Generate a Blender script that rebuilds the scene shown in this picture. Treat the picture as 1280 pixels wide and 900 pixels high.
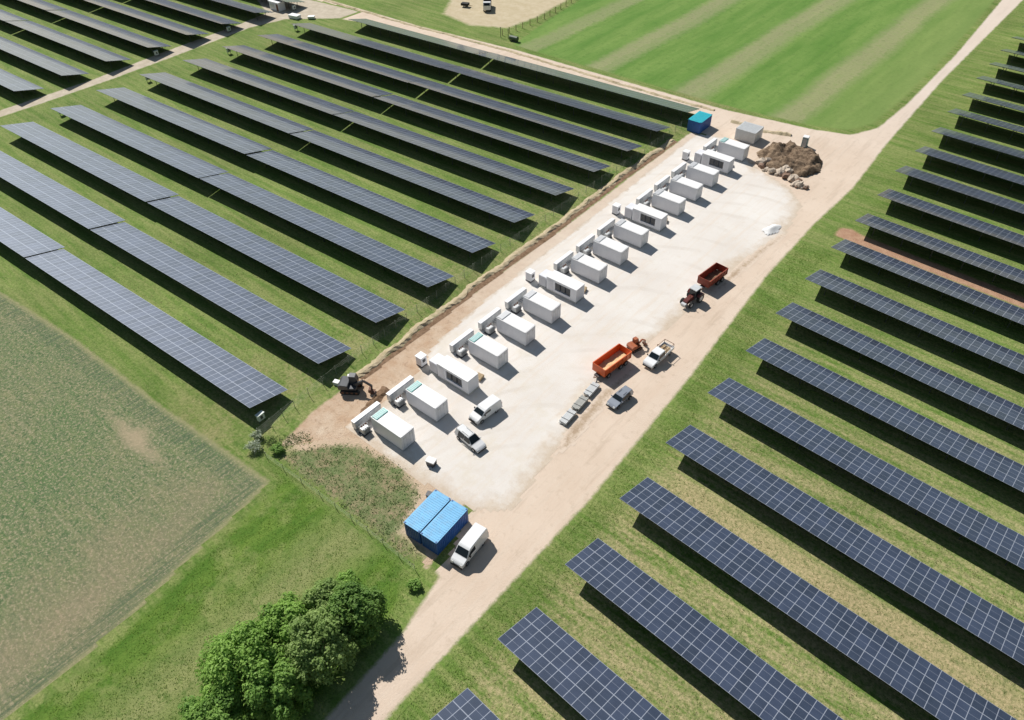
import bpy, bmesh, math, random
import numpy as np
from mathutils import Vector, Matrix, noise as mnoise
R = math.radians
scene = bpy.context.scene
for o in list(bpy.data.objects): bpy.data.objects.remove(o)
COL = scene.collection

# ------------------------------------------------------------------ camera
cam = bpy.data.cameras.new('camera'); camo = bpy.data.objects.new('camera', cam); COL.objects.link(camo)
cam.sensor_width = 36; cam.lens = 931.13*36/1280; cam.clip_start = 1; cam.clip_end = 3000
CF = Vector((-0.48566, 0.545687, -0.682905)); CR = Vector((0.75827, 0.651678, -0.018523)); CU = Vector((-0.434926, 0.526823, 0.730272))
m = Matrix((CR, CU, -CF)).transposed().to_4x4(); m.translation = (39.974, -29.571, 79.174)
camo.matrix_world = m; scene.camera = camo

# ------------------------------------------------------------------ light
SUN = Vector((-2.8, 0.72, 2.9)).normalized()
w = bpy.data.worlds.new('World'); scene.world = w; w.use_nodes = True
nt = w.node_tree; bg = nt.nodes['Background']; sky = nt.nodes.new('ShaderNodeTexSky')
sky.sky_type = 'NISHITA'; sky.sun_disc = False; sky.sun_elevation = math.asin(SUN.z)
sky.sun_rotation = math.atan2(SUN.x, SUN.y); sky.air_density = 1.7; sky.dust_density = .7
nt.links.new(sky.outputs[0], bg.inputs[0]); bg.inputs[1].default_value = 0.05
sl = bpy.data.lights.new('sun', 'SUN'); sl.energy = 5.0; sl.angle = R(0.5); sl.color = (1, .955, .89)
so = bpy.data.objects.new('sun', sl); COL.objects.link(so); so.rotation_euler = SUN.to_track_quat('Z', 'Y').to_euler()
scene.view_settings.view_transform = 'Standard'; scene.view_settings.look = 'None'
scene.view_settings.gamma = 1; scene.view_settings.exposure = 0.05
scene.view_settings.use_curve_mapping = False

# ------------------------------------------------------------------ node helpers
class NT:
    def __init__(s, tree): s.t = tree; s.n = tree.nodes; s.l = tree.links
    def new(s, typ, **kw):
        n = s.n.new(typ)
        for k, v in kw.items(): setattr(n, k, v)
        return n
    def put(s, sock, v):
        if hasattr(v, 'default_value') or hasattr(v, 'is_output'): s.l.new(v, sock)
        else: sock.default_value = v
    def math(s, op, a, b=0.0, c=None, clamp=False):
        n = s.new('ShaderNodeMath', operation=op, use_clamp=clamp)
        s.put(n.inputs[0], a); s.put(n.inputs[1], b)
        if c is not None: s.put(n.inputs[2], c)
        return n.outputs[0]
    def mix(s, f, a, b):
        n = s.new('ShaderNodeMix', data_type='RGBA'); s.put(n.inputs[0], f)
        for i, v in ((6, a), (7, b)):
            if isinstance(v, tuple): n.inputs[i].default_value = (*v[:3], 1)
            else: s.l.new(v, n.inputs[i])
        return n.outputs[2]
    def noise(s, vec, scale, detail=4, rough=.6, dist=0):
        n = s.new('ShaderNodeTexNoise'); s.l.new(vec, n.inputs['Vector'])
        n.inputs['Scale'].default_value = scale; n.inputs['Detail'].default_value = detail
        n.inputs['Roughness'].default_value = rough; n.inputs['Distortion'].default_value = dist
        return n.outputs[0]
    def rng(s, v, a, b, lo=0., hi=1.):
        n = s.new('ShaderNodeMapRange'); s.put(n.inputs[0], v)
        for i, x in enumerate((a, b, lo, hi)): n.inputs[i+1].default_value = x
        return n.outputs[0]
    def pos(s): return s.new('ShaderNodeNewGeometry').outputs['Position']
    def mapv(s, vec, rot=0., scale=(1, 1, 1)):
        n = s.new('ShaderNodeMapping'); s.l.new(vec, n.inputs[0])
        n.inputs['Rotation'].default_value = (0, 0, rot); n.inputs['Scale'].default_value = scale
        return n.outputs[0]
    def sep(s, vec):
        n = s.new('ShaderNodeSeparateXYZ'); s.l.new(vec, n.inputs[0]); return n.outputs
    def attr(s, name):
        return s.new('ShaderNodeAttribute', attribute_name=name).outputs['Fac']

def newmat(name):
    m = bpy.data.materials.new(name); m.use_nodes = True
    t = NT(m.node_tree); return m, t, t.n['Principled BSDF']

def simple(name, col, rough=.6, metal=0., var=.12, scale=1.5, bump=0., dirt=0.):
    """painted / plain surface with slight large and small scale variation"""
    m, t, b = newmat(name)
    oc = t.new('ShaderNodeTexCoord').outputs['Object']
    n1 = t.noise(oc, scale, 5, .65); n2 = t.noise(oc, scale*9, 3, .6)
    f = t.math('ADD', t.math('MULTIPLY', n1, .7), t.math('MULTIPLY', n2, .3))
    lo = tuple(c*(1-var) for c in col); hi = tuple(min(1, c*(1+var*.6)) for c in col)
    c = t.mix(t.rng(f, .3, .7), lo, hi)
    if dirt:
        d = t.rng(t.noise(oc, scale*2.3, 6, .7), .5, .75, 0, dirt)
        c = t.mix(d, c, (.28, .23, .17))
    t.l.new(c, b.inputs['Base Color']); b.inputs['Roughness'].default_value = rough; b.inputs['Metallic'].default_value = metal
    if bump:
        bn = t.new('ShaderNodeBump'); bn.inputs['Strength'].default_value = bump; bn.inputs['Distance'].default_value = .02
        t.l.new(n2, bn.inputs['Height']); t.l.new(bn.outputs[0], b.inputs['Normal'])
    return m

# grass colour as a shared node group in world space, so every sheet's ragged edge runs into the same grass
gg = bpy.data.node_groups.new('grass_colour', 'ShaderNodeTree')
gg.interface.new_socket('Color', in_out='OUTPUT', socket_type='NodeSocketColor')
go = gg.nodes.new('NodeGroupOutput'); g = NT(gg); P_ = g.pos(); X_, Y_, _z = g.sep(P_)
big = g.noise(P_, .035, 5, .6); mid = g.noise(P_, .22, 6, .68); fine = g.noise(P_, 1.6, 5, .75); vf = g.noise(P_, 2.6, 4, .8)
along = g.noise(g.mapv(P_, 0, (.06, .7, 1)), 1.0, 5, .65)           # streaks along the rows (mowing, wheel marks)
c = g.mix(g.rng(mid, .3, .7), (.10, .19, .032), (.19, .28, .065))
c = g.mix(g.rng(along, .42, .68, 0, .75), c, (.27, .315, .10))
tan = g.rng(g.math('ADD', g.math('MULTIPLY', fine, .5), g.math('MULTIPLY', along, .5)), .42, .58)
rightf = g.math('MULTIPLY', g.rng(X_, 11., 15.), g.rng(Y_, 95., 25., 0.05, 1.))
tanamt = g.math('MULTIPLY', tan, g.math('ADD', g.math('MULTIPLY', rightf, .8), .25))
c = g.mix(tanamt, c, (.47, .40, .22))
# bare dry strip between two right hand rows
dy = g.math('ABSOLUTE', g.math('SUBTRACT', g.math('ADD', Y_, g.math('MULTIPLY', g.math('SUBTRACT', X_, 15.), .047)), 29.0))
ds = g.math('MULTIPLY', g.rng(g.math('ADD', dy, g.math('MULTIPLY', fine, 3.)), 4.2, 2.2), g.rng(X_, 12., 18.))
c = g.mix(g.math('MULTIPLY', ds, .8), c, (.50, .40, .23))
# worn yellowish patches at the end of the left rows
le = g.math('MULTIPLY', g.rng(g.math('ABSOLUTE', g.math('SUBTRACT', X_, -40.)), 14., 4.), g.rng(g.math('ADD', mid, g.math('MULTIPLY', fine, .6)), .72, .95))
c = g.mix(g.math('MULTIPLY', le, .7), c, (.38, .33, .17))
c = g.mix(g.rng(vf, .42, .64, .0, .65), c, (.06, .115, .018))
c = g.mix(g.rng(g.noise(P_, .9, 5, .8), .54, .66, 0, .55), c, (.07, .13, .03))
hs = g.new('ShaderNodeHueSaturation'); g.l.new(c, hs.inputs['Color']); g.put(hs.inputs['Value'], g.rng(big, .3, .7, .85, 1.15))
gg.links.new(hs.outputs[0], go.inputs[0])

def grass_node(t):
    n = t.new('ShaderNodeGroup'); n.node_tree = gg; return n.outputs[0]

def ground_mat(name, fn, edge=1.0, soft=.5, rough=.95, bump=.5, bscale=5., under=None):
    """fn(t, P) gives the colour; the ragged edge (attribute 'edge', metres inside the outline) runs into grass"""
    m, t, b = newmat(name); P = t.pos(); c = fn(t, P)
    if edge is not None:
        e = t.attr('edge')
        nz = t.math('MULTIPLY', t.math('SUBTRACT', t.math('ADD', t.math('MULTIPLY', t.noise(P, .5, 6, .75), .6), t.math('MULTIPLY', t.noise(P, 2.6, 4, .75), .5)), .55), edge*5)
        f = t.rng(t.math('ADD', e, nz), 0., soft)
        c = t.mix(f, (under(t, P) if callable(under) else under) or grass_node(t), c)
    t.l.new(c, b.inputs['Base Color']); b.inputs['Roughness'].default_value = rough
    b.inputs['Specular IOR Level'].default_value = .15
    bn = t.new('ShaderNodeBump'); bn.inputs['Strength'].default_value = bump; bn.inputs['Distance'].default_value = .12
    t.l.new(t.noise(P, bscale, 5, .7), bn.inputs['Height']); t.l.new(bn.outputs[0], b.inputs['Normal'])
    return m

# ------------------------------------------------------------------ mesh helpers
class MB:
    def __init__(s): s.v = []; s.f = []; s.uv = None
    def add(s, vs, fs):
        k = len(s.v); s.v += [tuple(v) for v in vs]; s.f += [tuple(i+k for i in f) for f in fs]; return s
    def box(s, x0, x1, y0, y1, z0, z1, M=None):
        vs = [Vector((x, y, z)) for z in (z0, z1) for x, y in ((x0, y0), (x1, y0), (x1, y1), (x0, y1))]
        if M is not None: vs = [M @ v for v in vs]
        return s.add(vs, [(3, 2, 1, 0), (4, 5, 6, 7), (0, 1, 5, 4), (1, 2, 6, 5), (2, 3, 7, 6), (3, 0, 4, 7)])
    def bar(s, a, b, w, h=None):
        a = Vector(a); b = Vector(b); h = h or w; d = (b-a); L = d.length
        q = d.to_track_quat('X', 'Z').to_matrix().to_4x4(); q.translation = a
        return s.box(0, L, -w/2, w/2, -h/2, h/2, q)
    def tube(s, a, b, r, r2=None, n=10, caps=True):
        a = Vector(a); b = Vector(b); r2 = r if r2 is None else r2
        q = (b-a).to_track_quat('Z', 'X').to_matrix()
        vs = []
        for c, rr in ((a, r), (b, r2)):
            for i in range(n):
                t = 2*math.pi*i/n; vs.append(c + q @ Vector((rr*math.cos(t), rr*math.sin(t), 0)))
        fs = [(i, (i+1) % n, n+(i+1) % n, n+i) for i in range(n)]
        if caps: fs += [tuple(reversed(range(n))), tuple(range(n, 2*n))]
        return s.add(vs, fs)
    def wheel(s, c, r, w, n=20):               # axis along y, chamfered tyre
        x, y, z = c; prof = [(.62*r, w*.5), (.93*r, w*.5), (r, w*.34), (r, -w*.34), (.93*r, -w*.5), (.62*r, -w*.5)]
        vs = []; m_ = len(prof)
        for i in range(n):
            t = 2*math.pi*i/n
            vs += [(x+rr*math.cos(t), y+yy, z+rr*math.sin(t)) for rr, yy in prof]
        fs = []
        for i in range(n):
            j = (i+1) % n
            for k in range(m_-1): fs.append((i*m_+k, i*m_+k+1, j*m_+k+1, j*m_+k))
            fs.append((i*m_+m_-1, i*m_, j*m_, j*m_+m_-1))
        return s.add(vs, fs)
    def prism(s, poly, wfn):
        """poly: side outline (x,z); wfn(x,z) half width; closed body across y"""
        n = len(poly); vs = [(x, -wfn(x, z), z) for x, z in poly] + [(x, wfn(x, z), z) for x, z in poly]
        fs = [tuple(range(n)), tuple(reversed(range(n, 2*n)))] + [(i, i+n, (i+1) % n+n, (i+1) % n) for i in range(n)]
        return s.add(vs, fs)
    def build(s, name, mat, parent=None, bevel=0., smooth=False):
        me = bpy.data.meshes.new(name); me.from_pydata(s.v, [], s.f); me.update()
        if bevel:
            bm = bmesh.new(); bm.from_mesh(me)
            bmesh.ops.recalc_face_normals(bm, faces=bm.faces)
            eg = [e for e in bm.edges if len(e.link_faces) == 2 and e.calc_face_angle(0) > .35]
            bmesh.ops.bevel(bm, geom=eg, offset=bevel, segments=2, affect='EDGES', clamp_overlap=True)
            bm.to_mesh(me); bm.free()
        else:
            bm = bmesh.new(); bm.from_mesh(me); bmesh.ops.recalc_face_normals(bm, faces=bm.faces); bm.to_mesh(me); bm.free()
        if smooth:
            for p in me.polygons: p.use_smooth = True
        if mat: me.materials.append(mat)
        o = bpy.data.objects.new(name, me); COL.objects.link(o)
        if parent is not None: o.parent = parent
        return o

def tag(o, label=None, cat=None, group=None, kind=None):
    if label: o['label'] = label
    if cat: o['category'] = cat
    if group: o['group'] = group
    if kind: o['kind'] = kind
    return o
def thing(name, label, cat, loc=(0, 0, 0), rz=0., group=None):
    o = bpy.data.objects.new(name, None); COL.objects.link(o); o.empty_display_size = .3
    o.location = loc; o.rotation_euler = (0, 0, rz); return tag(o, label, cat, group)
KIDS = {}
def dup(root, loc, rz, label=None, group=None, kids=None):
    r = root.copy(); COL.objects.link(r); r.location = loc; r.rotation_euler = (0, 0, rz)
    if label: r['label'] = label
    if group: r['group'] = group
    for ch in root.children:
        c = ch.copy(); COL.objects.link(c); c.parent = r
        for g_ in ch.children:
            d = g_.copy(); COL.objects.link(d); d.parent = c
    return r

def sdf(poly, X, Y):
    """distance inside the polygon, positive inside"""
    P = np.array(poly, float); Q = np.roll(P, -1, 0)
    d = np.full(X.shape, 1e9); ins = np.zeros(X.shape, bool)
    for (ax, ay), (bx, by) in zip(P, Q):
        ex, ey = bx-ax, by-ay; wx, wy = X-ax, Y-ay
        t = np.clip((wx*ex+wy*ey)/(ex*ex+ey*ey), 0, 1)
        d = np.minimum(d, np.hypot(wx-ex*t, wy-ey*t))
        cnd = ((ay > Y) != (by > Y)) & (X < (bx-ax)*(Y-ay)/(by-ay+1e-12)+ax)
        ins ^= cnd
    return np.where(ins, d, -d)

def sheet(name, poly, z, mat, step=.5, pad=1.2, hfn=None):
    P = np.array(poly); x0, y0 = P.min(0)-pad; x1, y1 = P.max(0)+pad
    xs = np.arange(x0, x1+step, step); ys = np.arange(y0, y1+step, step)
    X, Y = np.meshgrid(xs, ys, indexing='ij'); S = sdf(poly, X, Y); ny = len(ys)
    keep = (S[:-1, :-1] > -pad) & (S[1:, :-1] > -pad) & (S[:-1, 1:] > -pad) & (S[1:, 1:] > -pad)
    ii, jj = np.nonzero(keep)
    F = np.stack([ii*ny+jj, (ii+1)*ny+jj, (ii+1)*ny+jj+1, ii*ny+jj+1], 1)
    used, inv = np.unique(F, return_inverse=True); F = inv.reshape(F.shape)
    Z = np.full(X.shape, z) if hfn is None else z + hfn(X, Y, S)
    V = np.stack([X.ravel()[used], Y.ravel()[used], Z.ravel()[used]], 1)
    me = bpy.data.meshes.new(name); me.from_pydata(V.tolist(), [], F.tolist()); me.update()
    a = me.attributes.new('edge', 'FLOAT', 'POINT'); a.data.foreach_set('value', S.ravel()[used].astype(np.float32))
    me.materials.append(mat); o = bpy.data.objects.new(name, me); COL.objects.link(o)
    if hfn is not None:
        for p in me.polygons: p.use_smooth = True
    return tag(o, kind='structure')

# ------------------------------------------------------------------ ground
def base_fn(t, P): return grass_node(t)
M_grass = ground_mat('grass_ground', base_fn, None, bump=.9, bscale=4.)
base = MB(); base.add([(-1500, -900, 0), (900, -900, 0), (900, 1600, 0), (-1500, 1600, 0)], [(0, 1, 2, 3)])
tag(base.build('ground', M_grass), kind='structure')

def plough_fn(t, P):
    X, Y, _ = t.sep(P)
    a = t.noise(P, .05, 5, .6); b = t.noise(P, .35, 6, .75); f = t.noise(P, 1.1, 6, .85); ff = t.noise(P, 2.6, 4, .85)
    st = t.noise(t.mapv(P, R(-4), (.04, 1.1, 1)), 1., 5, .7); dr = t.noise(t.mapv(P, R(-4), (.5, 6., 1)), 1., 4, .7)
    c = t.mix(t.rng(t.math('ADD', t.math('MULTIPLY', a, .6), t.math('MULTIPLY', st, .4)), .40, .66), (.115, .19, .07), (.27, .245, .14))
    c = t.mix(t.rng(b, .40, .62, 0, .7), c, (.12, .175, .085))
    c = t.mix(t.rng(f, .49, .58, 0, .75), c, (.05, .11, .045))
    c = t.mix(t.rng(ff, .50, .60, 0, .7), c, (.46, .38, .26))
    c = t.mix(t.rng(dr, .55, .7, 0, .45), c, (.09, .13, .06))
    ps = t.rng(t.math('ADD', t.math('MULTIPLY', t.math('ABSOLUTE', t.math('SUBTRACT', X, -47.)), .12), t.math('MULTIPLY', t.math('ABSOLUTE', t.math('SUBTRACT', t.math('ADD', Y, t.math('MULTIPLY', b, 4.)), -10.6)), .55)), 1.3, .2)
    c = t.mix(t.math('MULTIPLY', ps, .7), c, (.45, .35, .24))
    hd = t.math('MULTIPLY', t.rng(t.math('ADD', X, t.math('MULTIPLY', t.noise(P, .15, 4, .6), 16.)), -30., -18.), t.rng(t.attr('edge'), 7., 3., .9, 0.3))
    c = t.mix(t.math('MULTIPLY', hd, .6), c, (.36, .27, .19))
    tl = t.math('ABSOLUTE', t.math('SUBTRACT', t.math('FRACT', t.math('DIVIDE', t.math('ADD', Y, t.math('MULTIPLY', X, -.06)), 5.2)), .5))
    c = t.mix(t.math('MULTIPLY', t.rng(tl, .06, .02), t.rng(a, .45, .6, .0, .22)), c, (.40, .34, .23))
    ln = t.noise(t.mapv(P, R(4), (3.5, .05, 1)), 1., 3, .6)
    lm = t.math('MULTIPLY', t.rng(t.attr('edge'), 4.2, 3.0), t.rng(ln, .46, .58))
    c = t.mix(t.math('MULTIPLY', lm, .65), c, (.09, .13, .075))
    bo = t.rng(t.attr('edge'), 1.3, .5)
    return t.mix(t.math('MULTIPLY', bo, .6), c, (.36, .33, .17))
M_plough = ground_mat('crop_soil', plough_fn, .35, .5, bump=1., bscale=5.)
PLOUGH = [(-25.4, -4.6), (-51.1, -6.6), (-74.7, -7.6), (-98.5, -10.2), (-180, -16), (-180, -90), (-18, -90), (-20.7, -41), (-21.2, -28.7), (-23.4, -17)]
sheet('ploughed_field', PLOUGH, .004, M_plough, .8)

def meadow_fn(t, P):
    X0, Y0, _ = t.sep(P)
    a = t.noise(P, .16, 5, .65); b = t.noise(P, .8, 6, .75); f = t.noise(P, 2.2, 5, .85)
    s = t.noise(t.mapv(P, R(8), (.5, .1, 1)), 1., 5, .7)
    c = t.mix(t.rng(s, .35, .65), (.075, .165, .022), (.16, .25, .045))
    ctr = t.rng(t.math('ADD', t.math('ABSOLUTE', t.math('ADD', X0, 11.)), t.math('MULTIPLY', a, 8.)), 9.5, 4.5)
    c = t.mix(t.math('MULTIPLY', ctr, .75), c, (.31, .31, .14))
    c = t.mix(t.rng(a, .5, .64, 0, .7), c, (.29, .31, .12))
    c = t.mix(t.rng(b, .5, .66, 0, .65), c, (.065, .15, .02))
    return t.mix(t.rng(f, .5, .7, 0, .55), c, (.045, .095, .015))
M_meadow = ground_mat('meadow_grass', meadow_fn, .5, 1., bump=1., bscale=4.)
sheet('meadow', [(-24.8, -4.2), (-30, -2.6), (-1.6, -1.9), (1.0, -6), (2.5, -20), (2.5, -60), (-19, -60), (-20.5, -41), (-21, -28.7), (-23, -17)], .008, M_meadow, .7)

def north_fn(t, P):
    X, Y, _ = t.sep(P)
    u = t.math('ADD', X, t.math('ADD', t.math('MULTIPLY', t.noise(P, .03, 2, .5), 4.), t.math('MULTIPLY', t.noise(P, .6, 5, .75), 5.)))
    b = t.noise(P, .5, 6, .75); f = t.noise(P, 1.2, 5, .85); a = t.noise(t.mapv(P, 0, (.2, .03, 1)), 1., 5, .6)
    c = t.mix(t.rng(a, .35, .65), (.11, .225, .042), (.19, .295, .075))
    st = 0.
    for x0, wd in ((-92, 4.), (-68, 5.0), (-41, 5.5), (-16, 5.)):
        k = t.rng(t.math('ABSOLUTE', t.math('SUBTRACT', u, x0)), wd, wd*.45)
        st = k if st == 0. else t.math('MAXIMUM', st, k)
    st = t.math('MULTIPLY', st, t.rng(b, .3, .6, .45, 1.))
    c = t.mix(t.math('MULTIPLY', st, .75), c, (.36, .325, .20))
    c = t.mix(t.rng(b, .52, .66, 0, .5), c, (.08, .16, .035))
    mw = t.math('GREATER_THAN', t.math('FRACT', t.math('DIVIDE', u, 9.)), .5)
    c = t.mix(t.math('MULTIPLY', mw, .18), c, (.09, .22, .035))
    c = t.mix(t.rng(X, -28., -4., 0, .35), c, (.30, .32, .13))
    return t.mix(t.rng(f, .5, .75, 0, .4), c, (.07, .12, .03))
M_north = ground_mat('north_field_grass', north_fn, .5, 1.2, bump=.8, bscale=3.)
sheet('north_field', [(-102, 132.5), (-66, 133.5), (-34, 134.5), (-15, 137), (-7, 140), (-3.5, 147), (-3, 165), (-4, 205), (-7, 262), (-10, 420), (-140, 420), (-113, 190), (-107, 155)], .012, M_north, 2.)

def sand_fn(t, P):
    b = t.noise(P, .4, 6, .7)
    return t.mix(t.rng(b, .3, .7), (.46, .38, .24), (.58, .50, .36))
M_sand = ground_mat('sand', sand_fn, .9, 1.5, bscale=3.)
sheet('sand_patch', [(-136, 139), (-122, 136.5), (-111, 142), (-110, 155), (-113, 180), (-140, 190), (-150, 160)], .012, M_sand, 1.)

def dirt_fn(t, P):
    a = t.noise(P, .09, 5, .6); b = t.noise(P, .7, 6, .7); f = t.noise(P, 4., 5, .8)
    X, Y, _ = t.sep(P)
    rt = t.noise(t.mapv(P, R(1), (1.6, .035, 1)), 1., 4, .6)
    c = t.mix(t.rng(a, .3, .7), (.60, .475, .37), (.70, .58, .475))
    c = t.mix(t.rng(rt, .46, .64, 0, .25), c, (.66, .575, .48))
    c = t.mix(t.rng(b, .55, .72, 0, .5), c, (.43, .335, .245))
    c = t.mix(t.rng(t.noise(t.mapv(P, 0, (.5, .05, 1)), 1., 6, .75), .52, .68, 0, .4), c, (.40, .31, .225))
    c = t.mix(t.rng(Y, 120., 170., 0, .5), c, (.66, .59, .53))
    return t.mix(t.rng(f, .5, .75, 0, .3), c, (.70, .62, .53))
M_dirt = ground_mat('track_dirt', dirt_fn, .28, .5, bump=.4, bscale=4.)
TRACK = [(4.2, -60), (4.0, -20), (3.2, -8.2), (1.4, -.5), (-7.5, .2), (-7.5, 8.5), (-2, 9), (-1.5, 24), (-3.5, 36), (-3., 60), (-2, 80), (-2, 96), (-6, 108), (-20, 108), (-33, 117),
         (-33.5, 121), (-38, 126.2), (-60, 124.6), (-103, 121.6), (-150, 118.6), (-176, 112), (-260, 107), (-400, 100), (-400, 114), (-260, 119), (-177, 126.4), (-133, 127.7), (-98, 131.1), (-66, 132), (-34.5, 133.1), (-14, 136.3),
         (-6, 139), (-2.6, 146), (-2, 163), (-2.8, 201), (-6., 258), (-9, 420), (-3, 420), (-.4, 258), (.4, 182), (2.2, 139.7), (4, 116), (3.6, 100), (4.2, 78.6), (7.2, 46), (8.9, 20), (9.0, -1.4), (9.2, -16), (9.6, -60)]
sheet('dirt_track', TRACK, .016, M_dirt, .6)

def soil_fn(t, P):
    X, Y, _ = t.sep(P)
    a = t.noise(P, .25, 5, .65); b = t.noise(P, 1.1, 6, .75); f = t.noise(P, 5., 4, .8)
    c = t.mix(t.rng(a, .32, .68), (.47, .315, .205), (.62, .50, .38))
    c = t.mix(t.rng(b, .52, .70, 0, .7), c, (.30, .19, .125))
    c = t.mix(t.rng(Y, 30., 60., 0, .55), c, (.72, .63, .54))
    return t.mix(t.rng(f, .52, .75, 0, .4), c, (.66, .56, .45))
M_soil = ground_mat('bare_soil', soil_fn, .3, .4, bump=1., bscale=4.)
sheet('soil_strip', [(-30, -.9), (-25.8, 3.8), (-22.2, 7.2), (-12.5, 7.3), (-5.5, 2.6), (-4, -.9), (0, -.9), (-.5, 2.5), (-3, 8.5), (-3, 12), (-24, 12), (-24, 60), (-29, 90), (-31, 118), (-34.6, 118), (-34.0, 92), (-33., 68), (-32.4, 37), (-32., 22), (-31.8, 7)], .020, M_soil, .5)

def weed_fn(t, P):
    a = t.noise(P, .3, 5, .7); b = t.noise(P, 1.5, 6, .8); f = t.noise(P, 5., 4, .8)
    c = t.mix(t.rng(a, .36, .60), (.36, .275, .175), (.17, .215, .09))
    c = t.mix(t.rng(b, .46, .58, 0, .85), c, (.11, .165, .055))
    return t.mix(t.rng(f, .56, .75, 0, .6), c, (.42, .35, .24))
M_weed = ground_mat('weedy_soil', weed_fn, 1.1, .9, bump=1., bscale=4., under=lambda t, P: t.mix(t.rng(t.math('ADD', t.sep(P)[1], t.math('MULTIPLY', t.noise(P, .8, 4, .7), 3.)), 1., 3.), grass_node(t), (.56, .43, .31)))
WEEDS = [(-29.2, -1.7), (-1.4, -1.5), (-2.4, 0.2), (-6.6, .8), (-7.2, 4.), (-9.5, 7.2), (-14, 8.4), (-19, 7.5), (-23, 6.4), (-26., 3.)]
sheet('weedy_patch', WEEDS, .024, M_weed, .5)

def yard_fn(t, P):
    X, Y, _ = t.sep(P)
    a = t.noise(P, .07, 5, .6); b = t.noise(P, .6, 6, .7); f = t.noise(P, 2.5, 5, .85)
    c = t.mix(t.rng(a, .3, .7), (.66, .61, .56), (.76, .73, .69))
    c = t.mix(t.rng(t.noise(t.mapv(P, R(2), (1.1, .08, 1)), 1., 5, .65), .5, .68, 0, .45), c, (.68, .58, .48))
    c = t.mix(t.rng(b, .56, .74, 0, .5), c, (.64, .56, .46))
    dm = t.math('MULTIPLY', t.rng(t.noise(P, .2, 5, .65), .5, .66), t.rng(Y, 70., 20.))
    c = t.mix(t.math('MULTIPLY', dm, .5), c, (.63, .56, .44))
    wv = t.new('ShaderNodeTexWave', wave_type='RINGS', rings_direction='Z'); t.l.new(t.mapv(P, 0, (1, .55, 1)), wv.inputs['Vector'])
    wv.inputs['Scale'].default_value = .12; wv.inputs['Distortion'].default_value = 7; wv.inputs['Detail'].default_value = 2.5; wv.inputs['Detail Scale'].default_value = .35
    tr = t.math('MULTIPLY', t.rng(wv.outputs['Fac'], .80, .97), t.rng(t.noise(P, .13, 3, .6), .42, .6))
    c = t.mix(t.math('MULTIPLY', tr, .22), c, (.50, .44, .37))
    st2 = t.math('MULTIPLY', t.rng(t.noise(P, 1.7, 6, .85), .58, .70), t.rng(t.noise(P, .11, 4, .6), .45, .65))
    c = t.mix(t.math('MULTIPLY', st2, .7), c, (.47, .40, .32))
    e = t.math('ADD', t.attr('edge'), t.math('MULTIPLY', t.math('SUBTRACT', t.noise(P, .25, 6, .75), .5), 9.))
    e = t.math('ADD', e, t.math('MULTIPLY', t.rng(X, -17., -20.), t.rng(Y, 22., 32., 0, 3.5)))
    e = t.math('MULTIPLY', e, t.rng(t.math('ADD', t.attr('edge'), t.math('MULTIPLY', t.math('SUBTRACT', b, .5), 2.5)), .1, 1.2))
    sf = t.mix(t.rng(b, .3, .7), (.53, .43, .33), (.62, .53, .43))
    c = t.mix(t.rng(e, 3.2, .2), c, sf)
    return t.mix(t.rng(f, .5, .75, 0, .25), c, (.80, .77, .73))
M_yard = ground_mat('crushed_stone', yard_fn, None, bump=.45, bscale=6.)
sheet('gravel_yard', [(-26.5, 7.3), (-12, 7.6), (-6.4, 8.2), (-1.8, 8.6), (2.4, 11.9), (.6, 24), (-2.4, 36), (-2.2, 46), (-1.2, 60), (-.6, 80), (1.2, 92), (-1., 104), (-6, 109), (-16, 113), (-26, 121), (-33.4, 118), (-32.2, 92), (-31., 68), (-30.2, 45), (-28.5, 28), (-25.2, 20), (-25.2, 12)], .028, M_yard, .6, pad=0.)

def ruts_fn(t, P):
    b = t.noise(P, .9, 6, .75); f = t.noise(P, 4, 4, .8)
    c = t.mix(t.rng(b, .3, .7), (.33, .23, .15), (.52, .41, .30))
    return t.mix(t.rng(f, .6, .72, 0, .5), c, (.20, .20, .10))
def verge_mat(name, fn, under):
    m, t, b = newmat(name); P = t.pos()
    e = t.math('ADD', t.attr('edge'), t.math('MULTIPLY', t.math('SUBTRACT', t.noise(P, 1., 6, .8), .5), 3.))
    c = t.mix(t.rng(e, 0., .8), under, fn(t, P)); t.l.new(c, b.inputs['Base Color']); b.inputs['Roughness'].default_value = .95
    return m
M_ruts = verge_mat('churned_soil', ruts_fn, (.65, .54, .44))
sheet('churned_verge', [(.7, 23), (1.3, 26), (.2, 36), (-.6, 45), (-.9, 45), (-1.6, 36), (-.9, 28)], .032, M_ruts, .4, pad=.4)
sheet('churned_verge', [(-.6, 69), (.1, 74), (.4, 84), (1.0, 92), (.2, 92), (-.9, 84), (-1.4, 75)], .032, M_ruts, .4, pad=.4)

def red_fn(t, P):
    b = t.noise(P, .8, 6, .7)
    return t.mix(t.rng(b, .3, .7), (.36, .20, .13), (.50, .33, .22))
M_red = ground_mat('red_soil', red_fn, .35, .6, bump=1.)
sheet('cable_trench_soil', [(7.6, 97.8), (9, 97.6), (70, 95.6), (70, 99.), (12, 101.4), (9.5, 102.3), (7.4, 101)], .020, M_red, .7)

def srv_fn(t, P):
    b = t.noise(P, .5, 6, .7)
    return t.mix(t.rng(b, .3, .7), (.42, .36, .27), (.60, .53, .43))
M_srv = ground_mat('service_track_gravel', srv_fn, .3, .5)
sheet('service_road', [(-175.2, -60), (-171.8, -60), (-170., 30), (-170.2, 48), (-171.5, 70), (-173.5, 95), (-171, 106), (-158, 117), (-158, 125), (-195, 121), (-195, 112), (-181, 106), (-179, 95), (-177., 67), (-174.5, 46), (-174.6, 30)], .022, M_srv, .7)

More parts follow.
